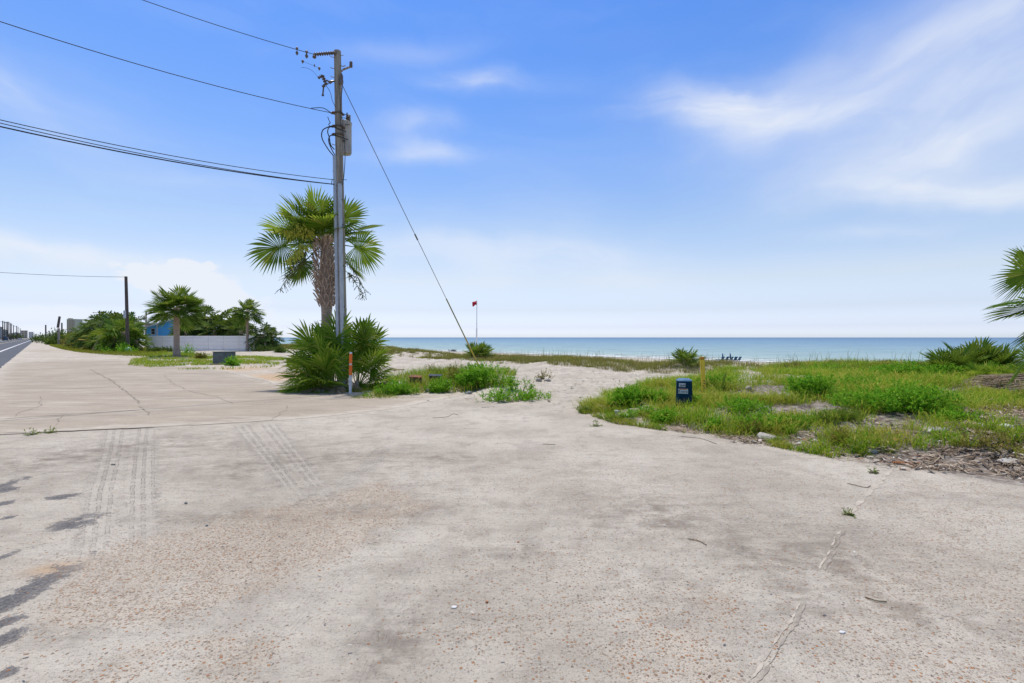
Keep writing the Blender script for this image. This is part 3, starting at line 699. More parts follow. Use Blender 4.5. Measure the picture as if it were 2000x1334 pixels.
def sabal(name, label, loc, ht, tr, Rf, Lp, nf, seed, seg=16, m=M_FROND, group=None, low=-.6, skirt=True, lean=(0, 0), base_h=0, drop=.45):
    """cabbage palm with trunk and crown (far off: the crown is one part)"""
    rng = random.Random(seed); loc = Vector(loc); root = thing(name, label, 'palm tree', loc, group)
    top = loc+Vector((lean[0], lean[1], ht))
    if ht > .25:
        tb = MB(); pts = []; rad = []; n = 14
        for i in range(n+1):
            q = i/n; p = loc.lerp(top, q)+Vector((lean[0]*.3*math.sin(q*3.14), 0, 0)); pts.append(p-Vector((0, 0, .15 if i == 0 else 0)))
            rad.append(tr*(1.25-.35*min(1, q*5)+.25*max(0, q-.8)/.2*.6)*rng.uniform(.95, 1.05))
        tb.tube(pts, rad, 10); tb.build('trunk', M_TRUNK, root, smooth=True)
    cb = MB(); ga = 2.39996
    for i in range(nf):
        q = (i+.5)/nf; el_ = math.asin(max(-1, min(1, .97-(.97-low)*q)))+rng.uniform(-.12, .12); az_ = i*ga+rng.uniform(-.3, .3)
        o = top+Vector((math.sin(az_)*tr*.5, math.cos(az_)*tr*.5, -.35*tr-q*.25*Lp))
        fan(cb, o, az_, el_, Lp*rng.uniform(.8, 1.1), Rf*rng.uniform(.85, 1.1), seg, 2.15, drop*rng.uniform(.6, 1.5), rng.uniform(-.7, .7), rng, wide=1.05, pr=.018)
    cb.build('crown', m, root)
    if skirt:
        kb = MB()
        for i in range(int(nf*.45)):
            az_ = i*ga+1; el_ = rng.uniform(-1.25, -.75)
            o = top+Vector((math.sin(az_)*tr*.6, math.cos(az_)*tr*.6, -.2-rng.uniform(0, .5)*Lp))
            fan(kb, o, az_, el_, Lp*.45, Rf*rng.uniform(.6, .85), max(9, seg-5), 1.1, .2, rng.uniform(-1, 1), rng, pr=.016)
        kb.build('dead_fronds', M_SKIRT, root)
    return root

def leaf_cloud(blobs, n, size, rng, up=.5, asp=.42, shell=.55):
    """leaf blades spread through the volume of a few lumps; returns numpy quads"""
    vol = np.array([b[3]*b[4]*b[5] for b in blobs]); pick = rng.choice(len(blobs), n, p=vol/vol.sum()); B = np.array(blobs)[pick]
    k = 15; ns = n//k+1; own = np.arange(n)//k
    ds = rng.normal(size=(ns, 3)); ds /= np.linalg.norm(ds, axis=1)[:, None]; rr = rng.uniform(.12, 1, ns)**shell; sl = size*rng.uniform(1.6, 3.6, ns)
    B = np.array(blobs)[rng.choice(len(blobs), ns, p=vol/vol.sum())]
    p0 = B[:, :3]+ds*B[:, 3:6]*rr[:, None]*.92; sa = ds*np.array([.8, .8, .5])+rng.normal(size=(ns, 3))*.25+np.array([0, 0, up+.25]); sa /= np.linalg.norm(sa, axis=1)[:, None]
    tt = rng.uniform(0, 1, n)[:, None]; p = p0[own]+sa[own]*sl[own][:, None]*(tt-.45)
    ax = sa[own]*(.35+.8*tt)+rng.normal(size=(n, 3))*.6; ax[:, 2] -= .35; ax /= np.linalg.norm(ax, axis=1)[:, None]
    sd_ = np.cross(ax, np.array([0, 0, 1.0])+rng.normal(size=(n, 3))*.45); sd_ /= np.linalg.norm(sd_, axis=1)[:, None]
    L = size*rng.uniform(.55, 1.35, n)[:, None]
    V = np.stack([p, p+ax*L*.5+sd_*L*asp*.5, p+ax*L, p+ax*L*.5-sd_*L*asp*.5], 1)
    return V.reshape(-1, 3)
def shrub(name, label, cat, base, blobs, n, size, m, seed, group=None, up=.5, asp=.42, stems=5, sprigs=0, stem_m=None):
    """leafy plant: foliage mesh over a handful of stems; blobs relative to base (x, y, z, rx, ry, rz)"""
    rng = np.random.RandomState(seed); base = Vector(base); root = thing(name, label, cat, base, group)
    V = leaf_cloud(blobs, n, size, rng, up, asp)
    tops = []
    for i in range(sprigs):
        b = blobs[rng.randint(len(blobs))]; an = rng.uniform(0, 6.28); q = rng.uniform(.2, .9)
        p0 = np.array([b[0]+math.cos(an)*b[3]*q, b[1]+math.sin(an)*b[4]*q, b[2]+b[5]*math.sqrt(1-q*q)*.75]); ln = rng.uniform(1.5, 3.2)*size
        dirn = np.array([math.cos(an)*q*.6, math.sin(an)*q*.6, 1.0]); dirn /= np.linalg.norm(dirn); tops.append((p0, p0+dirn*ln))
        k = 16; tt = rng.uniform(.1, 1, k)[:, None]; pp = p0+dirn*ln*tt; a_ = rng.normal(size=(k, 3))*.8+dirn*.8; a_ /= np.linalg.norm(a_, axis=1)[:, None]
        s_ = np.cross(a_, rng.normal(size=(k, 3))); s_ /= np.linalg.norm(s_, axis=1)[:, None]; L = size*rng.uniform(.4, .8, k)[:, None]
        V = np.concatenate([V, np.stack([pp, pp+a_*L*.5+s_*L*asp*.5, pp+a_*L, pp+a_*L*.5-s_*L*asp*.5], 1).reshape(-1, 3)])
    V[:, 2] = np.maximum(V[:, 2], .005)
    build_np('foliage', V, np.arange(len(V)).reshape(-1, 4), np.zeros((0, 3), int), m, parent=root)
    for i in range(stems):
        sb = MB()
        b = blobs[i % len(blobs)]; x0, y0 = b[0]*.5+rng.uniform(-.1, .1)*b[3], b[1]*.5+rng.uniform(-.1, .1)*b[4]
        e = (b[0]+rng.uniform(-.5, .5)*b[3], b[1]+rng.uniform(-.5, .5)*b[4], b[2]+.4*b[5])
        sb.tube([(x0, y0, -.03), ((x0+e[0])*.5+rng.uniform(-.05, .05), (y0+e[1])*.5, e[2]*.5), e], [size*.16+.003, size*.11+.002, .002], 5)
        for j in range(len(sb.v)): sb.v[j] = tuple(Vector(sb.v[j])+base)
        sb.build('stem', stem_m or M_STEM, root)
    return root
def mound_blobs(w, d, h, k, rng):
    out = []
    for i in range(k):
        x = rng.uniform(-.5, .5)*w*.75; y = rng.uniform(-.5, .5)*d*.75; s = rng.uniform(.6, 1.0)*(1-.45*(abs(x)/(w*.5))**2)
        out.append((x, y, h*s*.42, w*.26*rng.uniform(.8, 1.2), d*.30*rng.uniform(.8, 1.2), h*s*.56))
    return out

def blades(P, Hh, Wd, lean, rng, bend=.5):
    """grass blades as 5-vertex strips; P (n,3)"""
    n = len(P); an = rng.uniform(0, 2*np.pi, n); dr = np.stack([np.cos(an), np.sin(an), np.zeros(n)], 1)
    ta = rng.uniform(0, 2*np.pi, n); sd_ = np.stack([np.cos(ta), np.sin(ta), np.zeros(n)], 1)
    ln = (lean*rng.uniform(.2, 1.3, n))[:, None]*Hh[:, None]; Z = np.array([0, 0, 1.0]); w_ = Wd[:, None]*.5; h_ = Hh[:, None]
    mid = P+dr*ln*.35+Z*h_*.6; tip = P+dr*ln*1.1+Z*h_*(1-bend*.25*rng.uniform(size=(n, 1)))
    V = np.stack([P-sd_*w_, P+sd_*w_, mid+sd_*w_*.8, mid-sd_*w_*.8, tip], 1).reshape(-1, 3)
    o = np.arange(n)[:, None]*5
    return V, o+np.array([[0, 1, 2, 3]]), o+np.array([[3, 2, 4]])
def tufts(C, per, h0, h1, wd, spread, lean, rng, hs=None):
    """grass clumps: arching blades fanning out of each centre in C (n,3); 7-vertex blades"""
    n = len(C)*per; own = np.repeat(np.arange(len(C)), per); off = rng.normal(size=(n, 2))*spread
    P = C[own].copy(); P[:, :2] += off; an = np.arctan2(off[:, 1], off[:, 0])+rng.normal(size=n)*.7
    ch = rng.uniform(h0, h1, len(C))*(hs if hs is not None else 1); H = (ch[own]*rng.uniform(.45, 1.1, n))[:, None]
    dr = np.stack([np.cos(an), np.sin(an), np.zeros(n)], 1); ta = an+np.pi/2+rng.normal(size=n)*.4; sd_ = np.stack([np.cos(ta), np.sin(ta), np.zeros(n)], 1)
    ln = H*(lean*rng.uniform(.1, 1.4, (n, 1))); Z = np.array([0, 0, 1.0]); w_ = np.broadcast_to(np.asarray(wd, float), (n,))[:, None]*.5*rng.uniform(.7, 1.3, (n, 1))
    P[:, 2] -= .01
    def q(f, drop): return P+dr*ln*f**1.8+Z*H*(f-drop*f**3)
    m1, m2, tp = q(.42, .12), q(.76, .2), q(1.0, .12+.45*rng.uniform(size=(n, 1)))
    V = np.stack([P-sd_*w_, P+sd_*w_, m1+sd_*w_*.95, m1-sd_*w_*.95, m2+sd_*w_*.65, m2-sd_*w_*.65, tp], 1).reshape(-1, 3); o = np.arange(n)[:, None]*7
    return V, np.concatenate([o+np.array([[0, 1, 2, 3]]), o+np.array([[3, 2, 4, 5]])]), o+np.array([[5, 4, 6]])
def scatter(poly, n, rng, dens=None):
    P = np.array(poly); lo, hi = P.min(0), P.max(0); out = []; tot = 0
    while tot < n:
        q = rng.uniform(lo, hi, (n*2, 2)); ok = sdist(poly, q[:, 0], q[:, 1]) > 0
        if dens is not None: ok &= rng.uniform(size=len(q)) < dens(q[:, 0], q[:, 1])
        q = q[ok]; out.append(q); tot += len(q)
        if len(out) > 60: break
    q = np.concatenate(out)[:n]; return np.column_stack([q, height(q[:, 0], q[:, 1])])
def grass_obj(name, sets, m, kind='stuff', label=None, cat=None):
    Vs, Qs, Ts = [], [], []; o = 0
    for V, Q, T in sets: Vs.append(V); Qs.append(Q+o); Ts.append(T+o); o += len(V)
    ob = build_np(name, np.concatenate(Vs), np.concatenate(Qs), np.concatenate(Ts), m)
    return tag(ob, label, cat, None, kind)
# ================================================================== materials of the built things
M_WOOD = mat('weathered_pole', (.40, .35, .275), .9, (.20, .175, .14), 3, bump=.6, stretch=(6, 6, .5), fine=30)
M_WOODD = mat('dark_pole', (.13, .105, .09), .9, (.075, .06, .055), 3, bump=.5, stretch=(6, 6, .5))
M_GALV = mat('galvanised_conduit', (.52, .55, .58), .5, (.40, .43, .46), 5, metal=.35, spec=.5, stretch=(4, 4, .8))
M_GREYP = mat('transformer_paint', (.44, .43, .40), .55, (.30, .28, .25), 4, spec=.4, stretch=(2, 2, .6))
M_STEEL = mat('dark_steel', (.12, .115, .11), .6, (.20, .12, .07), 9, metal=.3)
M_CABLE = mat('black_cable', (.025, .027, .032), .6, (.05, .05, .055), 5)
M_INSUL = mat('insulator_glaze', (.10, .075, .065), .3, (.17, .14, .12), 9, spec=.5)
M_YEL = mat('faded_yellow', (.58, .44, .06), .6, (.42, .34, .10), 4, stretch=(1, 1, .5))
M_GUARD = mat('guard_plastic', (.30, .28, .06), .6, (.17, .17, .06), 2)

UP = 15.8
def U(px, py, Y=UP): return at(px, py, Y)
# ------------------------------------------------------------------ utility pole
pb = U(671, 761); pb.z = gz(pb.x, pb.y); ptop = U(659, 100)
pole = thing('utility_pole', 'tall weathered wooden utility pole with grey conduits beside the big cabbage palm', 'utility pole', pb)
def onpole(py): return U(659+(py-100)*12/661, py)
def prad(py): return .105+.035*(py-100)/661
b = MB(); n = 22; rows = [100+(775-100)*i/n for i in range(n+1)]
b.tube([onpole(r) for r in rows], [prad(r)*RNG.uniform(.985, 1.015) for r in rows], 14)
b.build('shaft', M_WOOD, pole, smooth='auto')
for (x_off, y_off, p0) in ((-.115, -.075, 306), (.045, -.145, 362)):
    b = MB(); pts = [onpole(r)+Vector((x_off, y_off, 0)) for r in (p0, 420, 560, 700, 770)]
    b.tube(pts, .062, 10)
    cd_ = b.build('conduit', M_GALV, pole, smooth='auto')
    for r in (p0+30, 440, 520, 600):
        b = MB(); b.box(onpole(r)+Vector((x_off, y_off+.03, 0)), (.15, .10, .03), bev=.008); b.build('clamp', M_STEEL, cd_)
# crossarm to the left carrying insulators
arm0, arm1 = onpole(106)+Vector((0, -.08, 0)), U(612, 106.5, UP-.5)
b = MB(); b.tube([arm0, arm0.lerp(arm1, .5)+Vector((0, 0, .01)), arm1], [.042, .036, .03], 8)
for k in range(9):
    p = arm0.lerp(arm1, .12+.1*k); b.lathe(p-(arm1-arm0).normalized()*.02, [(.03, 0), (.058, .012), (.058, .025), (.03, .038)], 10, axis=(arm1-arm0))
b.build('arm_insulator', M_INSUL, pole, smooth='auto')
b = MB(); p = U(614, 111, UP-.5); b.lathe(p+Vector((0, 0, -.05)), [(.02, 0), (.06, .03), (.05, .07), (.02, .1)], 10); b.build('end_clamp', M_STEEL, pole)
# bracket with upright insulator on the right
b = MB(); q0 = onpole(126)+Vector((.09, -.02, 0)); e0 = U(683, 131, UP-.1)
b.tube([onpole(150)+Vector((.05, -.1, 0)), U(670, 136, UP-.1), e0], [.022, .022, .022], 6); b.tube([onpole(128)+Vector((.09, -.05, 0)), U(669, 130, UP-.1), U(675, 128, UP-.1)], .014, 6); b.tube([U(670, 136, UP-.1), e0], .030, 6)
br = b.build('bracket', M_WOOD, pole)
b = MB(); b.lathe(U(685.5, 132, UP-.1), [(.03, 0), (.05, .02), (.05, .05), (.032, .06), (.05, .075), (.05, .10), (.032, .115), (.05, .13), (.045, .17), (.02, .19)], 10); b.build('insulator', M_INSUL, pole, smooth='auto')
b = MB(); b.lathe(U(667, 166, UP-.12), [(.025, 0), (.055, .03), (.06, .12), (.045, .2), (.055, .25), (.03, .33), (.01, .36)], 9); b.build('surge_arrester', M_INSUL, pole, smooth='auto')
b = MB(); a0 = onpole(159)+Vector((-.1, -.03, 0)); b.tube([a0, U(643, 160, UP-.15), U(637, 156, UP-.2)], [.03, .034, .016], 7); b.tube([U(647, 159, UP-.15), U(643, 162, UP-.15)], .045, 7); b.build('side_insulator', M_INSUL, pole)
for i, r in enumerate((113, 135, 152, 284)):
    b = MB(); s_ = -1; b.tube([onpole(r)+Vector((-.08, -.02, 0)), onpole(r)+Vector((-.19, -.05, .01)), onpole(r)+Vector((-.20, -.05, .035))], .011, 6); b.build('step_bolt', M_STEEL, pole)
b = MB(); b.tube([onpole(109)+Vector((.08, -.02, 0)), onpole(109)+Vector((.2, -.04, -.01))], .009, 5); b.build('step_bolt', M_STEEL, pole)
b = MB(); b.tube([onpole(352)+Vector((.08, -.05, 0)), onpole(352)+Vector((.24, -.07, -.01))], .010, 5); b.build('step_bolt', M_STEEL, pole); b = MB(); b.tube([onpole(350)+Vector((-.13, -.05, .02)), onpole(350)+Vector((-.20, -.1, -.05)), onpole(355)+Vector((-.22, -.1, -.12))], .012, 5); b.build('step_bolt', M_STEEL, pole)
def curve(pts, n=10):
    P = [Vector(p) for p in pts]; out = []
    P = [P[0]*2-P[1]]+P+[P[-1]*2-P[-2]]
    for i in range(1, len(P)-2):
        for k in range(n):
            t_ = k/n; a, b_, c_, d_ = P[i-1:i+3]
            out.append(.5*((2*b_)+(c_-a)*t_+(2*a-5*b_+4*c_-d_)*t_*t_+(3*b_-a-3*c_+d_)*t_**3))
    out.append(P[-2]); return out
# black service cables looping out of the conduits and down the pole
for pts in ([U(651, 304, UP-.12), U(640, 290, UP-.3), U(629, 270, UP-.35), U(630, 255, UP-.35), U(640, 248.5, UP-.3), U(648, 246, UP-.15)],
            [U(654, 303, UP-.1), U(647, 290, UP-.25), U(642, 276, UP-.3), U(644, 266, UP-.3), U(652, 264, UP-.15), U(664, 267, UP-.13), U(680, 273, UP-.05)],
            [U(653, 292, UP-.12), U(646, 283, UP-.25), U(643, 268, UP-.3), U(640, 258, UP-.3), U(642, 250, UP-.2), U(649, 247, UP-.14), U(660, 251, UP-.15), U(676, 257, UP-.05)]):
    b = MB(); b.tube(curve(pts), .016, 6); b.build('service_cable', M_CABLE, pole, smooth=True)
for pts in ([U(669, 166, UP-.1), U(666, 200, UP-.16), U(665, 240, UP-.17), U(671, 265, UP-.2), U(674, 300, UP-.2), U(672, 340, UP-.2), U(669, 362, UP-.18)],
            [U(640, 228, UP-.25), U(643, 236, UP-.25), U(645, 240, UP-.25), U(642, 243, UP-.25), U(647, 249, UP-.18)],
            [U(665, 221, UP-.1), U(673, 223, UP), U(679, 226, UP+.1)], [U(667, 230, UP-.1), U(675, 231, UP+.05), U(678, 236, UP+.12)]):
    b = MB(); b.tube(curve(pts), .011, 6); b.build('jumper_wire', M_CABLE, pole, smooth=True)
for r in (222, 248, 264):
    b = MB(); b.box(onpole(r)+Vector((0, -.01, 0)), (.30, .28, .035), bev=.01); b.box(onpole(r)+Vector((-.17, -.04, 0)), (.08, .05, .07), bev=.01); b.build('bracket', M_STEEL, pole)
# ------------------------------------------------------------------ transformer hung on the pole
tc = onpole(300); TX, TY = U(674.5, 300, UP+.20).x, UP+.20
tz0 = U(675, 302, UP+.2).z; tz1 = U(675, 241, UP+.2).z
tr = thing('pole_transformer', 'rust streaked grey transformer can hung high on the wooden utility pole', 'transformer', (TX, TY, tz0))
b = MB(); b.lathe((TX, TY, tz0), [(.10, .0), (.17, .015), (.188, .05), (.19, .12), (.19, tz1-tz0-.06), (.197, tz1-tz0-.05), (.197, tz1-tz0)], 22); b.build('tank', M_GREYP, tr, smooth='auto')
b = MB(); b.lathe((TX, TY, tz1+.001), [(.2, 0), (.2, .02), (.13, .07), (.05, .085)], 20); b.build('lid', M_GREYP, tr, smooth='auto')
for dx, hh in ((.07, .26), (.13, .20)):
    b = MB(); b.lathe((TX+dx, TY-.05, tz1+.05), [(.03, 0), (.045, .04), (.03, .06), (.045, .09), (.03, .11), (.042, .14), (.025, .16), (.02, hh)], 9); b.build('bushing', M_INSUL, tr, smooth='auto')
b = MB(); b.box((TX+.13, TY-.02, tz1+.10), (.09, .07, .34), bev=.02); b.build('arrester_bracket', M_GALV, tr)
for zz in (.75, .35):
    b = MB(); b.box((TX-.03, TY-.20, tz0+zz), (.18, .06, .05), bev=.01); b.build('hanger', M_STEEL, tr)
b = MB()
for k in range(3): b.tube([(TX+.08+.05*k, TY-.19, tz0+.86), (TX+.10+.05*k, TY-.24, tz0+.84)], .018, 6)
b.build('terminal', M_STEEL, tr)
# ------------------------------------------------------------------ insulator string hanging from the line
ins = thing('insulator_string', 'kinked string of dark insulators dangling left of the pole below the crossarm', 'insulators', U(632, 170, UP-.2))
def bead(mb, a, c_, k, r):
    a, c_ = Vector(a), Vector(c_); d = (c_-a)
    mb.tube([a, c_], r*.45, 6)
    for i in range(k): mb.lathe(a+d*((i+.25)/k), [(r*.5, 0), (r, .012), (r, .03), (r*.5, .045)], 9, axis=d)
b = MB(); bead(b, U(621, 153, UP-.2), U(630, 147.5, UP-.2), 3, .05); bead(b, U(629.5, 147, UP-.2), U(637.5, 166, UP-.2), 4, .058); b.build('insulator', M_INSUL, ins, smooth='auto')
b = MB(); bead(b, U(635, 166, UP-.2), U(630, 170, UP-.2), 2, .05); b.tube([U(632, 168, UP-.2), U(630.5, 186, UP-.2)], .022, 6); b.box(U(630.5, 186, UP-.2), (.07, .04, .06), bev=.01); b.build('hook', M_STEEL, ins)
b = MB(); b.tube(curve([U(637, 167, UP-.2), U(645, 180, UP-.2), U(649, 196, UP-.15), U(655, 209, UP-.1)]), .008, 5); b.tube(curve([U(622, 152, UP-.2), U(612, 140, UP-.4), U(600, 133, UP-.6), U(588, 132, UP-.8)]), .005, 4); b.tube([U(637, 166, UP-.2), U(648, 160, UP-.15)], .01, 5); b.build('jumper_wire', M_CABLE, ins)
# ------------------------------------------------------------------ overhead wires (they run across the road to a pole out of sight on the left)
def wire(label, a, dirv, L, dz_exit, rad, name='overhead_wire', cat='wire', beads=()):
    """a sagging span that starts at a and runs L metres along dirv"""
    root = thing(name, label, cat, a, 'overhead wires across the road'); mb = MB(); pts = []
    for i in range(41):
        q = i/40; p = a+dirv*(L*q); p.z = a.z+dz_exit(q*L); pts.append(p)
    mb.tube(pts, rad, 5); mb.build('cable', M_CABLE, root, smooth=True)
    for q, dz, r in beads:
        p = a+dirv*q; p.z = a.z+dz_exit(q)+dz; bb = MB(); bb.lathe(p-Vector((0, 0, r)), [(.012, -.03), (r*.6, 0), (r, r*.7), (r*.75, r*1.4), (.012, 2*r)], 9); bb.build('insulator', M_INSUL, root, smooth='auto')
    return root
AC = Vector((-NX, -NY, 0))
def para(s1, z1, s2=None, c=.010):
    k = (z1+c*s1*(20-s1))/s1
    return lambda s: k*s-c*s*(20-s)
def exit_s(a, px=None):
    """distance along AC at which the span crosses the picture column px"""
    k = (px-CX)/F; return (a.x-k*a.y)/(NX-k*NY)
def zat(a, s, py): Y = a.y-NY*s; return CH+(HY-py)*Y/F-a.z
a = Vector(arm1)+Vector((0, 0, .01)); s = exit_s(a, 279)
wire('thin top wire reaching the crossarm through small dark insulators', a, AC, 21, para(s, zat(a, s, 0)), .009, beads=((.20, .02, .045), (.20, -.10, .05), (.48, .04, .04), (.48, -.09, .045)))
a = U(590, 134, UP-.8); s = 3.0
b_ = wire('short thin wire with small dark insulators floating between crossarm and insulator string', U(627, 134.5, UP-.25), (U(588, 133, UP-.7)-U(627, 134.5, UP-.25)).normalized(), (U(588, 133, UP-.7)-U(627, 134.5, UP-.25)).length, lambda q: .02*q, .004, beads=((.06, 0, .04), (.22, .03, .022), (.60, 0, .04)))
a = onpole(223)+Vector((-.2, -.1, 0)); s = exit_s(a, 0)
w_ = wire('thin bare wire tied to the pole beside the transformer top', a, AC, 21, para(s, zat(a, s, 42)), .010)
b = MB(); bead(b, onpole(223)+Vector((-.1, -.05, 0)), a, 3, .035); b.build('insulator', M_INSUL, w_, smooth='auto')
b = MB(); b.tube(curve([a, a+AC*.25+Vector((0, 0, .07)), a+AC*.6+Vector((0, 0, zat(a, s, 42)/s*.6-.02))]), .012, 5); b.build('wire_grip', M_CABLE, w_)
a = onpole(362)+Vector((-.1, -.1, 0)); s = exit_s(a, 0)
w_ = wire('thick black cable, lower of the two tied below the transformer', a, AC, 21, para(s, zat(a, s, 247)), .016)
w_ = wire('thinner black cable running just above the thick one', onpole(353)+Vector((-.14, -.1, 0)), AC, 21, para(s, zat(onpole(353), s, 237)), .010)
w_ = wire('second thin black cable hugging the thick one', onpole(361)+Vector((-.12, -.06, 0)), AC, 21, para(s, zat(onpole(361), s, 243)), .010)
# ------------------------------------------------------------------ guy wire
g0 = onpole(162)+Vector((.10, 0, 0)); g1 = Vector(unproj(941, 730)+(0,)); g1.z = gz(g1.x, g1.y)-.02
gw = thing('guy_wire', 'steel guy wire from the pole ending in a faded yellow plastic guard', 'guy wire', g1)
b = MB(); b.tube([g0, g0.lerp(g1, .5), g1], .011, 6); b.build('strand', M_STEEL, gw)
qa = .66; b = MB(); b.tube([g0.lerp(g1, .675), g0.lerp(g1, .84)], .024, 8); b.build('guard', M_GUARD, gw, smooth='auto')
b = MB(); b.tube([g0.lerp(g1, .84), g0.lerp(g1, .995)], .030, 8); b.build('guard', M_YEL, gw, smooth='auto')
b = MB(); p = g0.lerp(g1, .435); b.tube([p, g0.lerp(g1, .455)], .028, 7); b.build('strain_insulator', M_INSUL, gw)

# ================================================================== the big cabbage palm by the pole
rng = random.Random(3)
PY = 16.6; pbase = onground(640, PY); pc = at(632, 474, PY)
palm = thing('cabbage_palm', 'tall cabbage palm with criss-crossed boots and yellow flower sprays behind the utility pole', 'palm tree', pbase)
tpts = [pbase-Vector((0, 0, .1))]+[at(638, y, PY) for y in (740, 690, 650, 610, 590, 560, 520, 480, 455)]
b = MB(); b.tube(tpts, [.23, .19, .165, .16, .165, .19, .21, .21, .19, .12], 14); b.build('trunk', M_TRUNK, palm, smooth=True)
b = MB(); ga = 2.39996
for i in range(96):
    q = i/95; z = at(0, 598, PY).z+(at(0, 462, PY).z-at(0, 598, PY).z)*q; an = i*ga; cx_ = at(638-6*q, 500, PY).x
    r0 = .185+.06*math.sin(q*3.1); out = Vector((math.sin(an), math.cos(an), 0)); sd2 = Vector((out.y, -out.x, 0))
    tw = rng.uniform(-.35, .35); L = rng.uniform(.20, .34); sp = .075
    o = Vector((cx_, PY, z))+out*r0
    for sgn in (-1, 1):                                  # the split base of an old leaf stalk
        p0 = o+sd2*sgn*.085-Vector((0, 0, .07)); p1 = o+out*.09+sd2*(sgn*.045+tw*.05)+Vector((0, 0, .09)); p2 = o+out*(.12+.10*rng.random())+sd2*(tw*.10+sgn*.012)+Vector((0, 0, L*.8))
        vs = []
        for p, w_, th in ((p0, .05, .025), (p1, .042, .022), (p2, .020, .014)):
            vs += [p+sd2*w_*.5, p+out*th, p-sd2*w_*.5, p-out*th]
        b.add(vs, [(4*k+j, 4*k+(j+1) % 4, 4*k+4+(j+1) % 4, 4*k+4+j) for k in (0, 1) for j in range(4)]+[(8, 9, 10, 11)])
b.build('leaf_boots', M_BOOT, palm)
# leaves: (picture angle, foreshortening towards the viewer, petiole, fan radius, twist)
LEAVES = [(95, .2, .75, 1.00, 0), (72, -.3, .8, 1.0, .3), (118, .3, .8, 1.0, -.3), (135, -.2, .85, 1.0, .2), (150, .25, .9, .98, .5), (52, .3, .9, 1.0, -.3), (36, -.3, .95, .98, .2),
          (185, .30, 1.12, .98, 1.35), (-2, .28, 1.15, .98, -1.35), (165, -.45, .8, .85, .4), (18, -.45, .85, .88, .2), (212, -.35, .85, .75, .8), (-34, -.35, .8, .75, .5), (100, .85, .5, .9, 0), (140, .75, .6, .9, .4),
          (70, -.8, .6, .95, 0), (60, .8, .6, .9, .2), (120, -.8, .6, .95, .1), (80, .6, .7, .95, .3), (105, .5, .75, .95, -.4), (125, .5, .8, .9, .3), (28, .6, .75, .85, .3), (85, -.5, .75, 1.0, .1), (150, -.6, .8, .9, .2), (35, -.6, .8, .9, 0), (228, .35, .75, .70, .9)]
for i, (pa, fw, Lp, Rf, tw) in enumerate(LEAVES):
    ca, sn = math.cos(R_(pa)), math.sin(R_(pa)); k = math.sqrt(1-fw*fw)
    d = Vector((ca*k, -fw, sn*k)); az_ = math.atan2(d.x, d.y); el_ = math.asin(max(-1, min(1, d.z)))
    b = MB(); o = pc+Vector((d.x*.10, d.y*.10, d.z*.1+rng.uniform(-.1, .1)))
    fan(b, o, az_, el_, Lp*.94, Rf*.92, 40, 2.5, rng.uniform(.14, .30)+(.12 if pa > 180 or pa < 0 else 0), tw+rng.uniform(-.2, .2), rng, split=.60, pr=.016, wide=.96)
    b.build('frond', M_FROND if i % 4 else M_FRONDY, palm)
for pa, fw, Lp, Rf in ((285, -.4, .6, .55), (245, -.6, .65, .6)):
    ca, sn = math.cos(R_(pa)), math.sin(R_(pa)); k = math.sqrt(1-fw*fw); d = Vector((ca*k, -fw, sn*k)); b = MB()
    fan(b, pc+Vector((d.x*.15, d.y*.15, -.25)), math.atan2(d.x, d.y), math.asin(d.z), Lp, Rf, 18, 1.2, .25, rng.uniform(-.8, .8), rng, pr=.014); b.build('dead_frond', M_DRY, palm)
def spray(mb, p0, d, L, rng, n=26, hang=.9, r=.011):
    """a flower or fruit stalk: arching axis with hanging side branches of small beads"""
    P = []; 
    for k in range(9):
        q = k/8; P.append(p0+d*(L*q)-Vector((0, 0, hang*L*q*q)))
    mb.tube(P, .008, 4)
    for k in range(n):
        q = rng.uniform(.25, 1); i = min(7, int(q*8)); a = P[i].lerp(P[i+1], q*8-i); dr = Vector((rng.gauss(0, .6), rng.gauss(0, .6), rng.uniform(-1, .3))).normalized()
        l2 = L*rng.uniform(.12, .26)
        for j in range(9):
            c_ = a+dr*(l2*(j+1)/9)-Vector((0, 0, l2*.35*((j+1)/9)**2)); s_ = r*rng.uniform(.8, 1.6)
            mb.add([c_+Vector((s_, 0, 0)), c_+Vector((0, s_, 0)), c_+Vector((-s_, 0, 0)), c_+Vector((0, -s_, 0)), c_+Vector((0, 0, s_)), c_-Vector((0, 0, s_))], [(0, 1, 4), (1, 2, 4), (2, 3, 4), (3, 0, 4), (1, 0, 5), (2, 1, 5), (3, 2, 5), (0, 3, 5)])
for (px0, py0), dv, L, hg, m, n in [((622, 462), (-.50, -.75, .75), 1.2, .40, M_FRUIT, 60), ((622, 462), (-.72, -.6, .62), 1.25, .5, M_FRUIT, 60), ((616, 480), (-.4, -.9, .15), 1.1, .75, M_FRUIT, 46),
                                  ((618, 490), (-.55, -.5, .1), .95, 1.1, M_FRUITG, 46), ((615, 500), (-.45, -.3, -.1), 1.05, .9, M_FRUITG, 46), ((655, 500), (.45, .1, -.1), .95, 1.0, M_FRUITG, 36), ((660, 520), (.3, .0, -.1), .9, .9, M_FRUITG, 30)]:
    b = MB(); spray(b, at(px0, py0, PY-.25), Vector(dv).normalized(), L, rng, n*2 if m is M_FRUIT else n, hg, r=.017 if m is M_FRUIT else .012); b.build('flower_spray' if m is M_FRUIT else 'fruit_spray', m, palm)

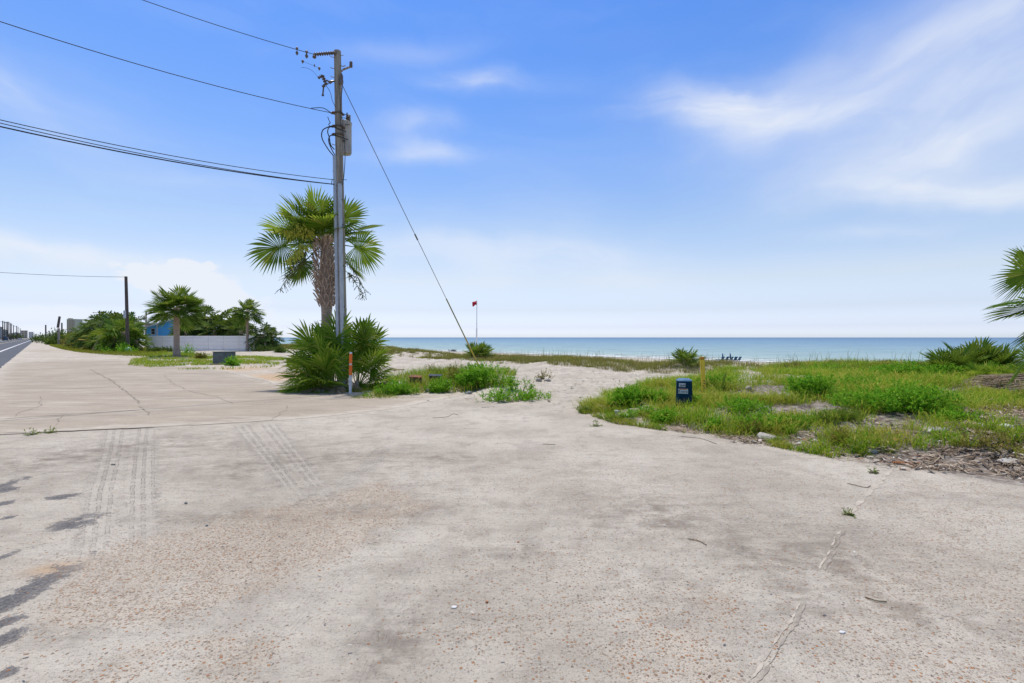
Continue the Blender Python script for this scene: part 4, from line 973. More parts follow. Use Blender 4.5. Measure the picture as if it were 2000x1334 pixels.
# young palms round the foot of the pole
def palmetto(label, base, fronds, m, seed, group=None, seg=34, cat='palmetto', stemr=.06, name='palmetto', drop=.45, own=True):
    """low fan palm without a trunk; fronds = (azimuth deg from the viewer's right, elevation deg, petiole, radius)"""
    rng = random.Random(seed); base = Vector(base); root = thing(name, label, cat, base, group)
    bb = None if own else MB()
    for (azd, eld, Lp, Rf) in fronds:
        az_ = R_(90-azd); mb = MB() if own else bb
        fan(mb, base+Vector((math.sin(az_)*stemr, math.cos(az_)*stemr, .08)), az_, R_(eld), Lp, Rf, seg, 2.15, drop*rng.uniform(.7, 1.4), rng.uniform(-.5, .5), rng, pr=.012, wide=.95)
        if own: mb.build('frond', m if rng.random() < .8 else M_FRONDY, root)
    if not own: bb.build('crown', m, root)
    if own:
        for k in range(3):
            mb = MB(); az_ = R_(150+80*k+rng.uniform(-20, 20)); fan(mb, base+Vector((0, 0, .1)), az_, R_(rng.uniform(8, 24)), .55, .6, 16, 1.1, .5, rng.uniform(-.8, .8), rng, pr=.012); mb.build('dead_frond', M_DRY, root)
    sb = MB(); sb.tube([base-Vector((0, 0, .1)), base+Vector((0, 0, .1)), base+Vector((.0, 0, .28))], [stemr*1.6, stemr*1.5, stemr*.6], 9); sb.build('stem', M_BOOT, root)
    return root
def ring(n, el0, el1, Lp, Rf, rng, a0=0, a1=360):
    out = []
    for i in range(n):
        q = (i+rng.uniform(.2, .8))/n; out.append((a0+(a1-a0)*((i*.618) % 1), el0+(el1-el0)*q, Lp*rng.uniform(.8, 1.15), Rf*rng.uniform(.85, 1.12)))
    return out
b1 = onground(650, 15.4)
palmetto('big bright green young fan palm at the foot of the utility pole', b1,
         [(100, 82, 1.35, .95), (125, 72, 1.35, 1.0), (150, 60, 1.15, 1.0), (75, 76, 1.3, .95), (140, 78, 1.2, .95), (110, 70, 1.0, .95), (172, 48, .85, .95), (195, 34, .65, .85), (215, 46, .60, .85), (235, 55, .50, .85), (265, 62, .55, .90), (290, 70, .60, .90), (250, 35, .45, .8), (280, 32, .40, .8),
          (160, 20, .7, .75), (205, 14, .65, .75), (225, 22, .5, .75), (50, 60, .7, .8), (185, 55, .9, .9), (90, 84, 1.5, 1.05), (165, 68, 1.3, 1.05), (255, 75, .9, 1.05)], M_FRONDY, 41, seg=36)
b2 = onground(697, 16.0)
palmetto('darker young fan palm right of the utility pole behind the orange marker', b2,
         [(80, 80, 1.25, .85), (55, 72, 1.1, .85), (35, 62, .8, .8), (65, 66, .9, .85), (95, 78, 1.45, .95), (70, 82, 1.5, .95), (48, 74, 1.3, .9), (20, 56, .7, .8), (15, 44, .55, .7), (110, 70, .6, .75), (0, 25, .6, .7), (340, 30, .5, .7), (350, 8, .55, .65), (20, 15, .55, .65), (325, 12, .45, .6), (140, 72, .7, .8), (345, 64, .7, .8)], M_FRONDY, 42, seg=32)

# ------------------------------------------------------------------ orange marker post
mp = onground(684, 14.5); mk = thing('marker_post', 'slim white marker post with a split orange sleeve in front of the fan palms', 'marker post', mp)
M_WPL = mat('white_plastic', (.74, .75, .77), .5, (.5, .52, .55), 6); M_ORG = mat('orange_sleeve', (.95, .20, .025), .55, (.75, .15, .03), 7)
top = at(686, 690, 14.5).z-mp.z
b = MB(); b.tube([mp-Vector((0, 0, .1)), mp+Vector((.005, 0, top*.5)), mp+Vector((.015, 0, top))], .040, 12); b.build('post', M_WPL, mk, smooth='auto')
for z0, z1 in ((.48, .72), (.76, .985)):
    b = MB(); b.tube([mp+Vector((.015*z0, 0, top*z0)), mp+Vector((.015*z1, 0, top*z1))], .045, 12); b.build('sleeve', M_ORG, mk, smooth='auto')
b = MB(); b.lathe(mp+Vector((.015, 0, top)), [(.042, 0), (.042, .015), (.025, .035)], 12); b.build('cap', M_WPL, mk, smooth='auto')

# ------------------------------------------------------------------ blue telecom pedestal and yellow post
pd = hit(1336, 791); PDY = pd.y; sc_ = PDY/F
M_BLUE = mat('pedestal_blue', (.004, .032, .062), .7, (.007, .045, .080), 4, spec=.08, fine=18); M_LAB = mat('sticker_white', (.55, .60, .66), .6, (.42, .46, .5), 10)
M_LABO = mat('sticker_orange', (.60, .22, .06), .6); M_INK = mat('sticker_ink', (.10, .10, .11), .7); M_TAG = mat('teal_tag', (.16, .36, .40), .6)
ped = thing('telecom_pedestal', 'dark blue plastic utility pedestal with two stickers among the weeds', 'utility pedestal', pd)
pw = 30*sc_; pdp = .34; ph = 48*sc_; rz = R_(-14)
Mz = Matrix.Rotation(rz, 3, 'Z')
def pl(x, y, z): return pd+Mz @ Vector((x, y, z))
b = MB(); vs = []
for z, s_ in ((-.05, 1.03), (.04, 1.03), (.05, 1.0), (ph*.5, .965), (ph*.93, .93), (ph*.96, .93)):
    w2, d2, cr = pw/2*s_, pdp/2*s_, .05
    vs.append([(x, y, z) for x, y in ((w2-cr, -d2), (w2, -d2+cr), (w2, d2-cr), (w2-cr, d2), (-w2+cr, d2), (-w2, d2-cr), (-w2, -d2+cr), (-w2+cr, -d2))])
flat = [pl(*p) for r_ in vs for p in r_]
b.add(flat, [(8*k+i, 8*k+(i+1) % 8, 8*k+8+(i+1) % 8, 8*k+8+i) for k in range(5) for i in range(8)]); b.build('body', M_BLUE, ped, smooth='auto')
b = MB(); vs = []
for z, s_ in ((ph*.945, .955), (ph*.975, .955), (ph*1.0, .90), (ph*1.045, .62), (ph*1.055, .3)):
    w2, d2, cr = pw/2*s_, pdp/2*s_, .05*s_
    vs += [pl(x, y, z) for x, y in ((w2-cr, -d2), (w2, -d2+cr), (w2, d2-cr), (w2-cr, d2), (-w2+cr, d2), (-w2, d2-cr), (-w2, -d2+cr), (-w2+cr, -d2))]
M_BLUT = mat('pedestal_cap_sunlit', (.07, .17, .30), .6, (.16, .27, .40), 5, spec=.2)  # cap lighter than the body: overhead sunlight put into its blue
b.add(vs, [(8*k+i, 8*k+(i+1) % 8, 8*k+8+(i+1) % 8, 8*k+8+i) for k in range(4) for i in range(8)]+[tuple(range(32, 40))]); b.build('cap', M_BLUT, ped, smooth='auto')
def plate(x, z, w_, h_, th=.004, dy=0):
    f = 1-.07*min(1, max(0, z/ph)); mb = MB(); mb.box(pl(x, -pdp/2*f-th*.5-.004-dy, z), (w_, th, h_), rz=rz, tilt=(R_(2.0), 0)); return mb
la = plate(-.055*pw/.36, ph*.80, pw*.40, ph*.15).build('sticker', M_LAB, ped)
lb = MB()
for k, (x, w_) in enumerate(((-.10, .035), (-.055, .03), (-.02, .025))):
    m_ = plate((x+.02)*pw/.36, ph*.80, w_*pw/.36, ph*.05, dy=.003); lb.add(m_.v, m_.f)
m_ = plate(-.055*pw/.36, ph*.75, pw*.28, ph*.012, dy=.003); lb.add(m_.v, m_.f); lb.build('print', M_INK, la)
lc = plate(-.035*pw/.36, ph*.56, pw*.60, ph*.20).build('warning_sticker', M_LAB, ped)
plate(-.035*pw/.36, ph*.635, pw*.50, ph*.035, dy=.003).build('warning_band', M_LABO, lc)
lb = MB()
for k, (x, z, w_, h_) in enumerate(((-.12, .585, .05, .02), (-.02, .56, .10, .008), (-.02, .535, .10, .008), (-.02, .51, .08, .008), (.055, .53, .035, .035), (-.11, .53, .03, .02))):
    m_ = plate((x)*pw/.36-.01, ph*z, w_*pw/.36, ph*h_*1.2, dy=.003); lb.add(m_.v, m_.f)
lb.build('print', M_INK, lc)
b = MB(); b.box(pl(-.01, -pdp/2-.02, ph*.13), (.035, .03, .16), rz=rz, bev=.008); b.tube([pl(-.03, -pdp/2-.03, ph*.1), pl(-.01, -pdp/2-.045, ph*.05), pl(.015, -pdp/2-.03, ph*.1)], .008, 6); b.box(pl(-.01, -pdp/2-.035, .03), (.05, .03, .05), rz=rz, bev=.01); b.build('hasp', M_STEEL, ped)
b = MB(); b.box(pl(pw*.47, -.05, ph*.20), (.006, .09, .12), rz=rz); b.build('tag_label', M_TAG, ped)
b = MB(); b.box(pl(0, 0, .012), (pw*1.12, pdp*1.12, .03), rz=rz, bev=.01); b.build('base_flange', M_BLUE, ped)

yb = hit(1375, 770); YY = yb.y; yt = at(1371, 697, YY)
M_YP = mat('yellow_post_paint', (.98, .66, .06), .6, (.50, .33, .07), 6, stretch=(3, 3, .8), thr=(.58, .74), fine=22); M_YPT = mat('orange_post_top', (.95, .42, .03), .6, (.4, .2, .03), 6)
yp = thing('yellow_post', 'leaning flaking yellow marker post behind the blue pedestal', 'marker post', yb)
d = yt-yb; w_ = 8.5*YY/F
def slab(mb, q0, q1, wd, th):
    vs = []
    for q in (q0, q1):
        p = yb+d*q; e = wd*(1-.12*(1-q))
        vs += [p+Vector((x*e, y*th, 0)) for x, y in ((-.5, -.35), (-.35, -.5), (.35, -.5), (.5, -.35), (.5, .35), (.35, .5), (-.35, .5), (-.5, .35))]
    mb.add(vs, [(i, (i+1) % 8, 8+(i+1) % 8, 8+i) for i in range(8)]+[tuple(range(7, -1, -1)), tuple(range(8, 16))])
b = MB(); slab(b, -.08, .92, w_, .05); b.build('post', M_YP, yp)
b = MB(); slab(b, .921, 1.0, w_*1.04, .054); b.build('top_band', M_YPT, yp)
b = MB()
for z in (.16, .22, .29, .36):
    b = MB(); b.box(yb+d*z+Vector((.012*(-1)**int(z*50), -.028, 0)), (w_*.35, .004, .022), tilt=(0, .3)); b.build('lettering', M_INK, yp)

# ------------------------------------------------------------------ grey ground transformer box in the sand
gb = onground(438, 30.5); M_GBOX = mat('cabinet_green_grey', (.105, .135, .135), .6, (.085, .105, .11), 4); M_GSIDE = mat('cabinet_plinth', (.36, .33, .28), .8, (.25, .23, .2), 4)
cab = thing('utility_cabinet', 'low grey green utility cabinet standing in the sand before the white fence', 'utility cabinet', gb)
b = MB(); b.box(gb+Vector((0, 0, .36)), (.96, .8, .70), rz=R_(-22), bev=.03); b.build('body', M_GBOX, cab, smooth='auto')
b = MB(); b.box(gb+Vector((0, 0, .735)), (1.02, .86, .05), rz=R_(-22), bev=.02); b.build('lid', M_GBOX, cab)
Mq = Matrix.Rotation(R_(-22), 3, 'Z')
b = MB(); b.box(gb+Mq @ Vector((-.495, 0, .36)), (.03, .7, .62), rz=R_(-22), bev=.01); b.build('side_panel', M_GSIDE, cab)
b = MB(); b.box(gb+Vector((0, 0, .02)), (1.2, 1.05, .08), rz=R_(-22), bev=.02); b.build('pad', M_GSIDE, cab)
b = MB(); b.box(gb+Mq @ Vector((.12, -.41, .40)), (.06, .03, .10), rz=R_(-22), bev=.01); b.build('latch', M_STEEL, cab)
# ================================================================== white fence and blue house
t = NT('fence_board'); co = t.coord('Object'); n1 = t.noise(t.coord('Object', (.3, 1, 5)), 2, 4)
c = t.mix(t.smooth(n1, .35, .7), (.93, .92, .92), (.84, .83, .83)); M_FENCE = t.done(t.principled(c, .7))
M_FPOST = mat('fence_post', (.56, .56, .58), .8, (.42, .40, .40), 4)
FY = 60.5; fl, fr = at(287, 685, FY), at(497, 685, FY); fz = min(gz(fl.x, fl.y), gz(fr.x, fr.y)); ftop = at(0, 656.5, FY).z
fence = thing('board_fence', 'long white fence of horizontal boards behind the two cabbage palms', 'fence', (fl.x, FY, fz))
nb = 11; bh = (ftop-fz-.02)/nb; xs = np.linspace(fl.x, fr.x, 8)
for i in range(7):
    b = MB()
    for k in range(nb):
        z = fz+.03+bh*(k+.5); b.box(((xs[i]+xs[i+1])/2, FY+.012*(k % 2), z), (xs[i+1]-xs[i]-.03, .022, bh-.014), bev=.005)
    b.build('board_panel', M_FENCE, fence)
for x in xs:
    b = MB(); b.box((x, FY+.09, (fz+ftop)/2-.1), (.1, .1, ftop-fz+.2), bev=.01); b.build('post', M_FPOST, fence)
b = MB(); b.box(((fl.x+fr.x)/2, FY+.03, ftop+.012), (fr.x-fl.x+.1, .13, .03), bev=.006); b.build('cap_rail', M_FENCE, fence)
b = MB(); b.box((fr.x+.02, FY+2.1, (fz+ftop)/2), (.03, 4, ftop-fz), bev=.005); b.build('side_panel', M_FENCE, fence)

M_BLUEW = mat('blue_siding', (.12, .50, .95), .7, (.10, .45, .9), 1.2); M_WTRIM = mat('white_trim', (.68, .69, .70), .6); M_ROOF = mat('pale_roof', (.60, .62, .64), .6, (.48, .5, .53), .8); M_DGLASS = mat('dark_window', (.03, .04, .05), .15, (.06, .07, .08), 2, spec=.6)
HYY = 76; h0 = at(286, 690, HYY); hz = -.1
house = thing('beach_house', 'bright blue beach house with white eaves behind the white fence', 'house', (h0.x+5, HYY+4, hz))
zl = at(0, 640, HYY).z; zr = at(0, 633, HYY).z; x0 = h0.x; xm = at(345, 0, HYY).x; x1 = at(404, 0, HYY).x; zp = at(0, 624, HYY).z
b = MB(); b.prism([(x0, hz), (x1, hz), (x1, zl), (xm, zp), (x0, zl)], HYY, HYY+9); b.build('wall', M_BLUEW, house)
b = MB()
for sx_, ex in ((x0, -.5), (x1, .5)):
    dz = (zp-zl)/(xm-x0)*.5; b.prism([(sx_+ex, zl-dz), (sx_+ex, zl-dz+.14), (xm, zp+.16), (xm, zp+.02)][::1 if ex < 0 else -1], HYY-.6, HYY+9.5)
rf = b.build('roof', M_ROOF, house)
b = MB()
for sx_, ex in ((x0, -.55), (x1, .55)):
    dz = (zp-zl)/(xm-x0)*.5; b.prism([(sx_+ex, zl-dz-.12), (sx_+ex, zl-dz+.12), (xm, zp+.15), (xm, zp-.09)][::1 if ex < 0 else -1], HYY-.66, HYY-.605)
b.build('fascia', M_WTRIM, rf)
b = MB(); b.box((x0-.3, HYY+3, zl+.55), (1.9, 10, .10), tilt=(0, R_(-9))); b.box((x0-.2, HYY+1.5, zl+.18), (1.6, 3, .1), tilt=(0, R_(-9))); b.build('porch_roof', M_WTRIM, house)
wx = at(299.5, 0, HYY).x; wz0, wz1 = at(0, 653, HYY).z, at(0, 642, HYY).z
b = MB(); b.box((wx, HYY-.03, (wz0+wz1)/2), (.62, .06, wz1-wz0+.16)); wf = b.build('window', M_WTRIM, house)
b = MB()
for k in (0, 1): b.box((wx, HYY-.065, wz0+(wz1-wz0)*(.25+.5*k)), (.48, .02, (wz1-wz0)*.45))
b.build('pane', M_DGLASS, wf)
b = MB(); b.box((at(307, 0, HYY).x, HYY-.02, 2.2), (.18, .05, 2.6)); b.build('corner_trim', M_WTRIM, house)

# ================================================================== palms on the left
def palm_at(px, pbase, ptopc, Y, label, seed, Rf=.9, Lp=.8, nf=28, tr=.16, seg=15, m=M_FROND, low=-.55, group=None, skirt=True, lean=(0, 0), name='cabbage_palm', drop=.45):
    g = onground(px, Y); ht = at(px, ptopc, Y).z-g.z; return sabal(name, label, g, ht, tr, Rf, Lp, nf, seed, seg, m, group, low, skirt, lean, drop=drop)
palm_at(345, 697, 601, 42.0, 'cabbage palm with thick bare trunk in front of the middle of the white fence', 11, 1.08, .98, 56, .25, 26, M_FROND, -.40, skirt=False, drop=.2)
palm_at(483, 686, 607, 59.0, 'slender cabbage palm with thin pale trunk near the right end of the white fence', 12, .95, .80, 34, .17, 18, M_FROND, -.65, skirt=False, drop=.25)
G = 'cabbage palms behind the white fence'
for px, pt, Y, sd_, Rf, lab in ((362, 634, 69, 21, .9, 'dark palm low behind the blue house gable'), (371, 637, 65, 22, 1.2, 'dark bushy palm just right of the thick palm trunk behind the fence'), (402, 622, 67, 23, 1.15, 'upright dark palm with raised crown behind the middle of the fence'),
                           (436, 628, 66, 24, 1.25, 'broad dark palm with hanging brown fronds behind the fence'), (461, 632, 70, 25, 1.2, 'dark palm behind the slender pale trunk'), (420, 645, 63.5, 26, 1.1, 'lowest dark palm peeking over the fence boards'), (388, 634, 65, 65, 1.1, 'dark palm between thick trunk and the upright palm behind the fence'), (448, 640, 64, 66, 1.1, 'dark shaggy palm left of the slender trunk behind the fence'), (364, 646, 63.5, 36, .9, 'low shaded palm directly behind the thick palm trunk'), (470, 646, 63, 37, 1.0, 'low shaded palm behind the fence beside the slender trunk')):
    palm_at(px, 0, pt, Y, lab, sd_, Rf, 1.0, 24, .22, 13, M_FRONDD, -.85, G)
G = 'palms right of the white fence'
palm_at(512, 0, 652, 60, 'rounded low palm beside the right end of the white fence', 27, .95, .8, 24, .2, 14, M_FRONDD, -.9, G)
palm_at(531, 0, 657, 61, 'smaller low palm farthest right of the white fence toward the sea', 28, .8, .65, 22, .18, 14, M_FRONDD, -.9, G)
G = 'palm thicket on the verge'
for px, pt, Y, sd_, Rf, m, lab in ((197, 632, 66, 51, 1.25, M_FRONDD, 'tall dark palm at the top of the verge thicket'), (228, 634, 63, 52, 1.3, M_FRONDD, 'dark palm left of the leaning bare pole in the thicket'), (247, 640, 60, 53, .95, M_FROND, 'green palm right of the leaning bare pole beside the blue house'),
                                 (240, 648, 57, 54, 1.3, M_FROND, 'green fan palm in front of the leaning bare pole'), (166, 656, 74, 61, 1.2, M_FRONDD, 'dark low palm at the far left end of the thicket'), (188, 640, 70, 62, 1.2, M_FRONDD, 'dark palm behind the shaggy thicket palm'), (215, 640, 68, 63, 1.2, M_FROND, 'green palm between the two tallest thicket palms'), (232, 660, 58.5, 64, 1.0, M_FRONDD, 'dark low palm filling the thicket front'), (210, 655, 62, 55, 1.15, M_FROND, 'middle palm with leaning dry stalks in the thicket'), (180, 650, 70, 56, 1.25, M_FRONDD, 'shaggy dark palm at the left of the palm thicket'),
                                 (266, 664, 58, 57, .6, M_FROND, 'low palm with grey boots beside the fence end'), (222, 668, 60, 58, 1.1, M_FRONDD, 'low grey palm at the front of the thicket'), (196, 668, 64, 59, 1.1, M_SHRUBY, 'low yellowing palm at the front of the thicket'), (250, 630, 72, 60, 1.1, M_FRONDD, 'dark palm top behind the leaning bare pole')):
    palm_at(px, 0, pt, Y, lab, sd_, Rf, 1.05, 24, .22, 13, m, -.95, G, name='cabbage_palm')
# leaning dry stalks in the thicket
b = MB(); st = at(206, 682, 58); b.tube([at(180, 684, 58), at(199, 652, 58)], [.05, .03], 6); ob = b.build('dry_stalk', mat('dry_stalk', (.40, .34, .26), .9), None, True); tag(ob, 'longer pale dry stalk leaning in the palm thicket', 'dry stalk')
b = MB(); b.tube([at(193, 684, 57), at(204, 668, 57)], [.05, .03], 6); ob = b.build('dry_stalk', bpy.data.materials['dry_stalk'], None, True); tag(ob, 'shorter pale dry stalk leaning in the palm thicket', 'dry stalk')
# leafy scrub further along the verge
rs = np.random.RandomState(5); G = 'scrub along the far verge'
for px, Y, w_, h_, m, lab in ((128, 110, 5.5, 3.9, M_SHRUB, 'dark green scrub below the distant tower'), (113, 125, 6, 4.1, M_SHRUB, 'dark rounded scrub behind the broken pole'), (98, 140, 6.5, 4.2, M_SHRUB, 'dense scrub left of the broken pole'), (86, 165, 6, 3.6, M_SHRUB, 'last green scrub beside the far road'),
                                (157, 88, 4.5, 3.0, M_SHRUBY, 'yellowing scrub at the left end of the palm thicket'), (143, 96, 4, 2.0, M_SHRUBY, 'small orange yellow scrub near the verge grass'), (104, 112, 2.5, 1.7, M_WEEDY, 'small pale green bush left of the broken pole foot'), (170, 80, 4, 2.7, M_SHRUBY, 'olive scrub against the palm thicket'), (80, 230, 8, 4.0, M_SHRUB, 'hazy distant scrub at the road bend')):
    g = onground(px, Y); shrub('scrub', lab, 'shrub', g, mound_blobs(w_, w_*.9, h_, 9, rs), 2600, .30, m, px, G, .4, .5, 6)
for px, py, Y, w_, h_, m, lab in ((237, 688, 54, 3.2, 1.0, M_WEED, 'lime green hedge-like bush at the verge edge'), (222, 684, 57, 2.6, 1.2, M_WEED, 'bright green bush in front of the palm thicket'), (362, 690, 47, 2.4, 1.1, M_WEED, 'green bush behind the thick palm trunk'), (320, 687, 57, 1.6, .55, M_SHRUB, 'dark low bush against the white fence'),
                              (454, 711, 29.3, 1.15, .60, M_WEED, 'bright green bush beside the grey utility cabinet'), (512, 690, 57, 2.6, .8, M_SHRUB, 'dark low bush under the palms right of the fence'), (548, 692, 55, 2.2, .7, M_SHRUB, 'dark low bush left of the big palm'), (392, 700, 38, .7, .6, M_STEM and M_SHRUBY, 'brown dried shrub between palm trunk and utility cabinet'), (300, 690, 54, 1.2, .6, M_SHRUB, 'dark low weeds at the left fence corner')):
    g = onground(px, Y); shrub('bush', lab, 'bush', g, mound_blobs(w_, w_*.7, h_, 6, rs), 1500, .10 if Y < 50 else .16, m, px+3, 'bushes around the white fence', .5, .45, 5)

# ================================================================== poles, tower, street across the road
def bare_pole(label, p0, p1, r0, r1, m=M_WOODD, group=None, arms=()):
    root = thing('utility_pole', label, 'utility pole', p0, group); mb = MB(); mb.tube([p0-Vector((0, 0, .3)), p0.lerp(p1, .5), p1], [r0, (r0+r1)/2, r1], 9); mb.build('shaft', m, root, smooth='auto')
    for q, w_ in arms:
        p = p0.lerp(p1, q); mb = MB(); mb.box(p+Vector((0, -r1-.04, 0)), (w_, .1, .12)); ca = mb.build('crossarm', m, root)
        for e in (-.45, 0, .45):
            mb = MB(); mb.lathe(p+Vector((w_*e, -r1-.04, .07)), [(.05, 0), (.07, .08), (.03, .18)], 7); mb.build('insulator', M_INSUL, ca)
    return root
lp = bare_pole('leaning bare dark wooden pole rising out of the palm thicket', onground(250, 55), at(246, 540, 55), .185, .14)
b = MB(); b.box(at(243.5, 614, 54.6), (.22, .2, .85), bev=.04); b.build('pole_box', M_GALV, lp)
a = at(246, 541, 55); wire('single thin wire from the leaning bare pole', a, AC, 60, para(exit_s(a, 0), zat(a, exit_s(a, 0), 532), c=.004), .018)
q0 = onground(115, 108); sp_ = thing('broken_pole', 'broken pole dark above and pale below at the far scrub', 'pole', q0)
b = MB(); b.tube([q0-Vector((0, 0, .3)), at(114.5, 641, 108)], [.22, .22], 8); b.build('pale_base', mat('pale_wood', (.42, .37, .31), .9, (.3, .26, .22), 3), sp_)
b = MB(); b.tube([at(113, 640, 108), at(116.5, 618, 108)], [.23, .20], 8); b.build('dark_top', M_WOODD, sp_)
bare_pole('thin pole with small crossarm behind the palm thicket', onground(195, 130), at(194.5, 606.5, 130), .22, .16, M_WOODD, None, ((.93, 3.2),))
hp = bare_pole('distant pole with small transformer beside the blue house', onground(285, 120), at(285.5, 609, 120), .2, .15, M_WOODD, None)
b = MB(); b.lathe(at(283, 626, 119.6), [(.3, 0), (.32, .3), (.32, 1.0), (.2, 1.1)], 10); b.build('transformer_can', M_GREYP, hp)
bare_pole('thin dark pole at the left of the far scrub', onground(89.5, 230), at(89.3, 634.5, 230), .3, .25, M_WOODD); bare_pole('short thin pole between broken pole and tower', onground(121, 190), at(120.8, 630.5, 190), .28, .22, M_WOODD)
G = 'utility poles along the far side of the road'
ORD = ['nearest', 'second', 'third', 'fourth', 'fifth', 'sixth', 'seventh', 'eighth', 'ninth', 'tenth and farthest']
for i, (px, py) in enumerate(((5.4, 626.5), (9.3, 628), (13.4, 628.5), (15.9, 628.2), (19.6, 630.6), (22, 632.6), (26.3, 635), (32.2, 636.4), (35.2, 638.9), (39.4, 641.3))):
    Y = 8400/(HY-py); p = at(px, HY, Y); p.z = 0
    bare_pole('%s dark pole of the row across the road' % ORD[i], p, at(px, py, Y), .26, .20, M_WOODD, G, ((.95, 2.4),))
    if i in (1, 5): pass
M_CONDO = mat('tower_render', (.46, .44, .33), .8, (.40, .38, .29), .02); M_CONDOD = mat('tower_bay', (.24, .25, .23), .8, (.2, .21, .2), .05)  # pale render for the walls, darker grey for the window strips
TYY = 1400; tw0, tw1 = at(130.3, 660, TYY), at(146.5, 660, TYY); tz = at(0, 623, TYY).z
tower = thing('condo_tower', 'pale beige high-rise tower above the distant scrub', 'tower', ((tw0.x+tw1.x)/2, TYY+12, -3))
W_ = tw1.x-tw0.x
b = MB(); b.box(((tw0.x+tw1.x)/2, TYY+12, (tz-3)/2), (W_, 24, tz+3)); b.build('wall', M_CONDO, tower)
for i in range(5):
    b = MB(); b.box((tw0.x+W_*(.12+.19*i), TYY-.1, tz/2), (W_*.10, .3, tz*.92)); wv_ = b.build('window_bay', M_CONDOD, tower)
    b = MB()
    for k in range(17): b.box((tw0.x+W_*(.12+.19*i), TYY-.5, 3+k*(tz-5)/17), (W_*.11, 1.2, .9))
    b.build('balcony', M_CONDO, wv_)
b = MB(); b.box((tw0.x+W_*.08, TYY+10, tz+1.2), (W_*.16, 12, 2.4)); b.build('roof_box', M_CONDO, tower)
def uv_px(px, u):
    """how far along the road a line at offset u crosses the picture column px"""
    k = (px-CX)/F; return u*(NX-k*NY)/(k*DY-DX)
def bldg(name, label, px, u1, ytop, W_, Lv, wallm, roofm, storeys, hip=True):
    """a house on the far side, squared to the road: walls, roof, rows of windows each its own part"""
    v0 = uv_px(px, u1); Yc = NY*u1+DY*v0; zt = CH+(HY-ytop)*Yc/F
    x, y = uvxy(u1-W_/2, v0+Lv/2); root = thing(name, label, 'house', (x, y, 0), 'houses across the road'); ang = math.atan2(NY, NX)
    Mr = Matrix.Rotation(ang, 3, 'Z'); o = Vector((x, y, 0)); ev = zt*.80 if hip else zt-.4
    def P(lx, ly, lz): return o+Mr @ Vector((lx, ly, lz))       # lx towards the road, ly along it
    mb = MB(); mb.box(P(0, 0, ev/2), (W_, Lv, ev), rz=ang); mb.build('wall', wallm, root)
    mb = MB()
    if hip:
        a_, d_ = W_/2+.6, Lv/2+.6
        mb.add([P(-a_, -d_, ev), P(a_, -d_, ev), P(a_, d_, ev), P(-a_, d_, ev), P(0, -d_*.4, zt), P(0, d_*.4, zt)], [(0, 1, 4), (1, 2, 5, 4), (2, 3, 5), (3, 0, 4, 5), (3, 2, 1, 0)])
    else: mb.box(P(0, 0, zt-.2), (W_+.8, Lv+.8, .4), rz=ang)
    mb.build('roof', roofm, root)
    for s_ in range(storeys):
        zc = ev*(s_+.55)/storeys; hh = ev/storeys
        for k in range(2):
            lx = W_*(-.25+.5*k); mb = MB(); mb.box(P(lx, -Lv/2-.05, zc), (W_*.26, .12, hh*.5), rz=ang); f_ = mb.build('window', M_WTRIM, root)
            mb = MB(); mb.box(P(lx, -Lv/2-.125, zc), (W_*.22, .04, hh*.42), rz=ang); mb.build('pane', M_DGLASS, f_)
        for k in range(3):
            ly = Lv*(-.33+.33*k); mb = MB(); mb.box(P(W_/2+.05, ly, zc), (.12, Lv*.18, hh*.5), rz=ang); f_ = mb.build('window', M_WTRIM, root)
            mb = MB(); mb.box(P(W_/2+.125, ly, zc), (.04, Lv*.15, hh*.42), rz=ang); mb.build('pane', M_DGLASS, f_)
        if s_: mb = MB(); mb.box(P(W_/2+.8, 0, ev*s_/storeys), (1.5, Lv*.96, .16), rz=ang); mb.build('balcony', M_WTRIM, root)
    return root
M_TEAL = mat('teal_siding', (.17, .27, .30), .8, (.14, .22, .25), .6); M_GRYW = mat('grey_siding', (.34, .36, .38), .8, (.28, .3, .32), .5); M_WHTW = mat('white_siding', (.55, .57, .60), .8, (.48, .5, .53), .5); M_DROOF = mat('grey_shingle', (.13, .14, .16), .9, (.09, .1, .11), .8); M_TANW = mat('tan_siding', (.40, .36, .30), .8, (.34, .3, .26), .5)
bldg('beach_house', 'teal three storey beach house right of the first poles across the road', 14.5, -19, 641, 9, 15, M_TEAL, M_DROOF, 3)
bldg('beach_house', 'tall grey house at the left picture edge behind the poles', 4, -19, 633.5, 9, 14, M_GRYW, M_DROOF, 3)
bldg('beach_house', 'small grey house under the farthest poles', 41, -18, 648.5, 10, 18, M_GRYW, M_DROOF, 2)
bldg('beach_house', 'flat roofed tan building beyond the white car', 53.5, -16.5, 645.5, 10, 30, M_TANW, M_DROOF, 4, False)
bldg('beach_house', 'white flat roofed building at the far end of the street', 65, -14.6, 648.2, 13, 60, M_WHTW, M_GRYW, 5, False)
rs = np.random.RandomState(8)
for px, w_, h_, lab in ((20, 6, 5.0, 'dark trees right of the teal house'), (26, 7, 5.4, 'dark trees behind the parked dark cars'), (32, 8, 6.2, 'dark trees behind the white car'), (37, 8, 6.5, 'dark trees under the far poles')):
    v_ = uv_px(px, -18.5); x, y = uvxy(-18.5, v_)
    shrub('street_tree', lab, 'tree', (x, y, 0), mound_blobs(w_, w_*1.5, h_, 8, rs), 900, .9, M_FRONDD, int(px*10), 'dark trees across the road', .3, .6, 3)
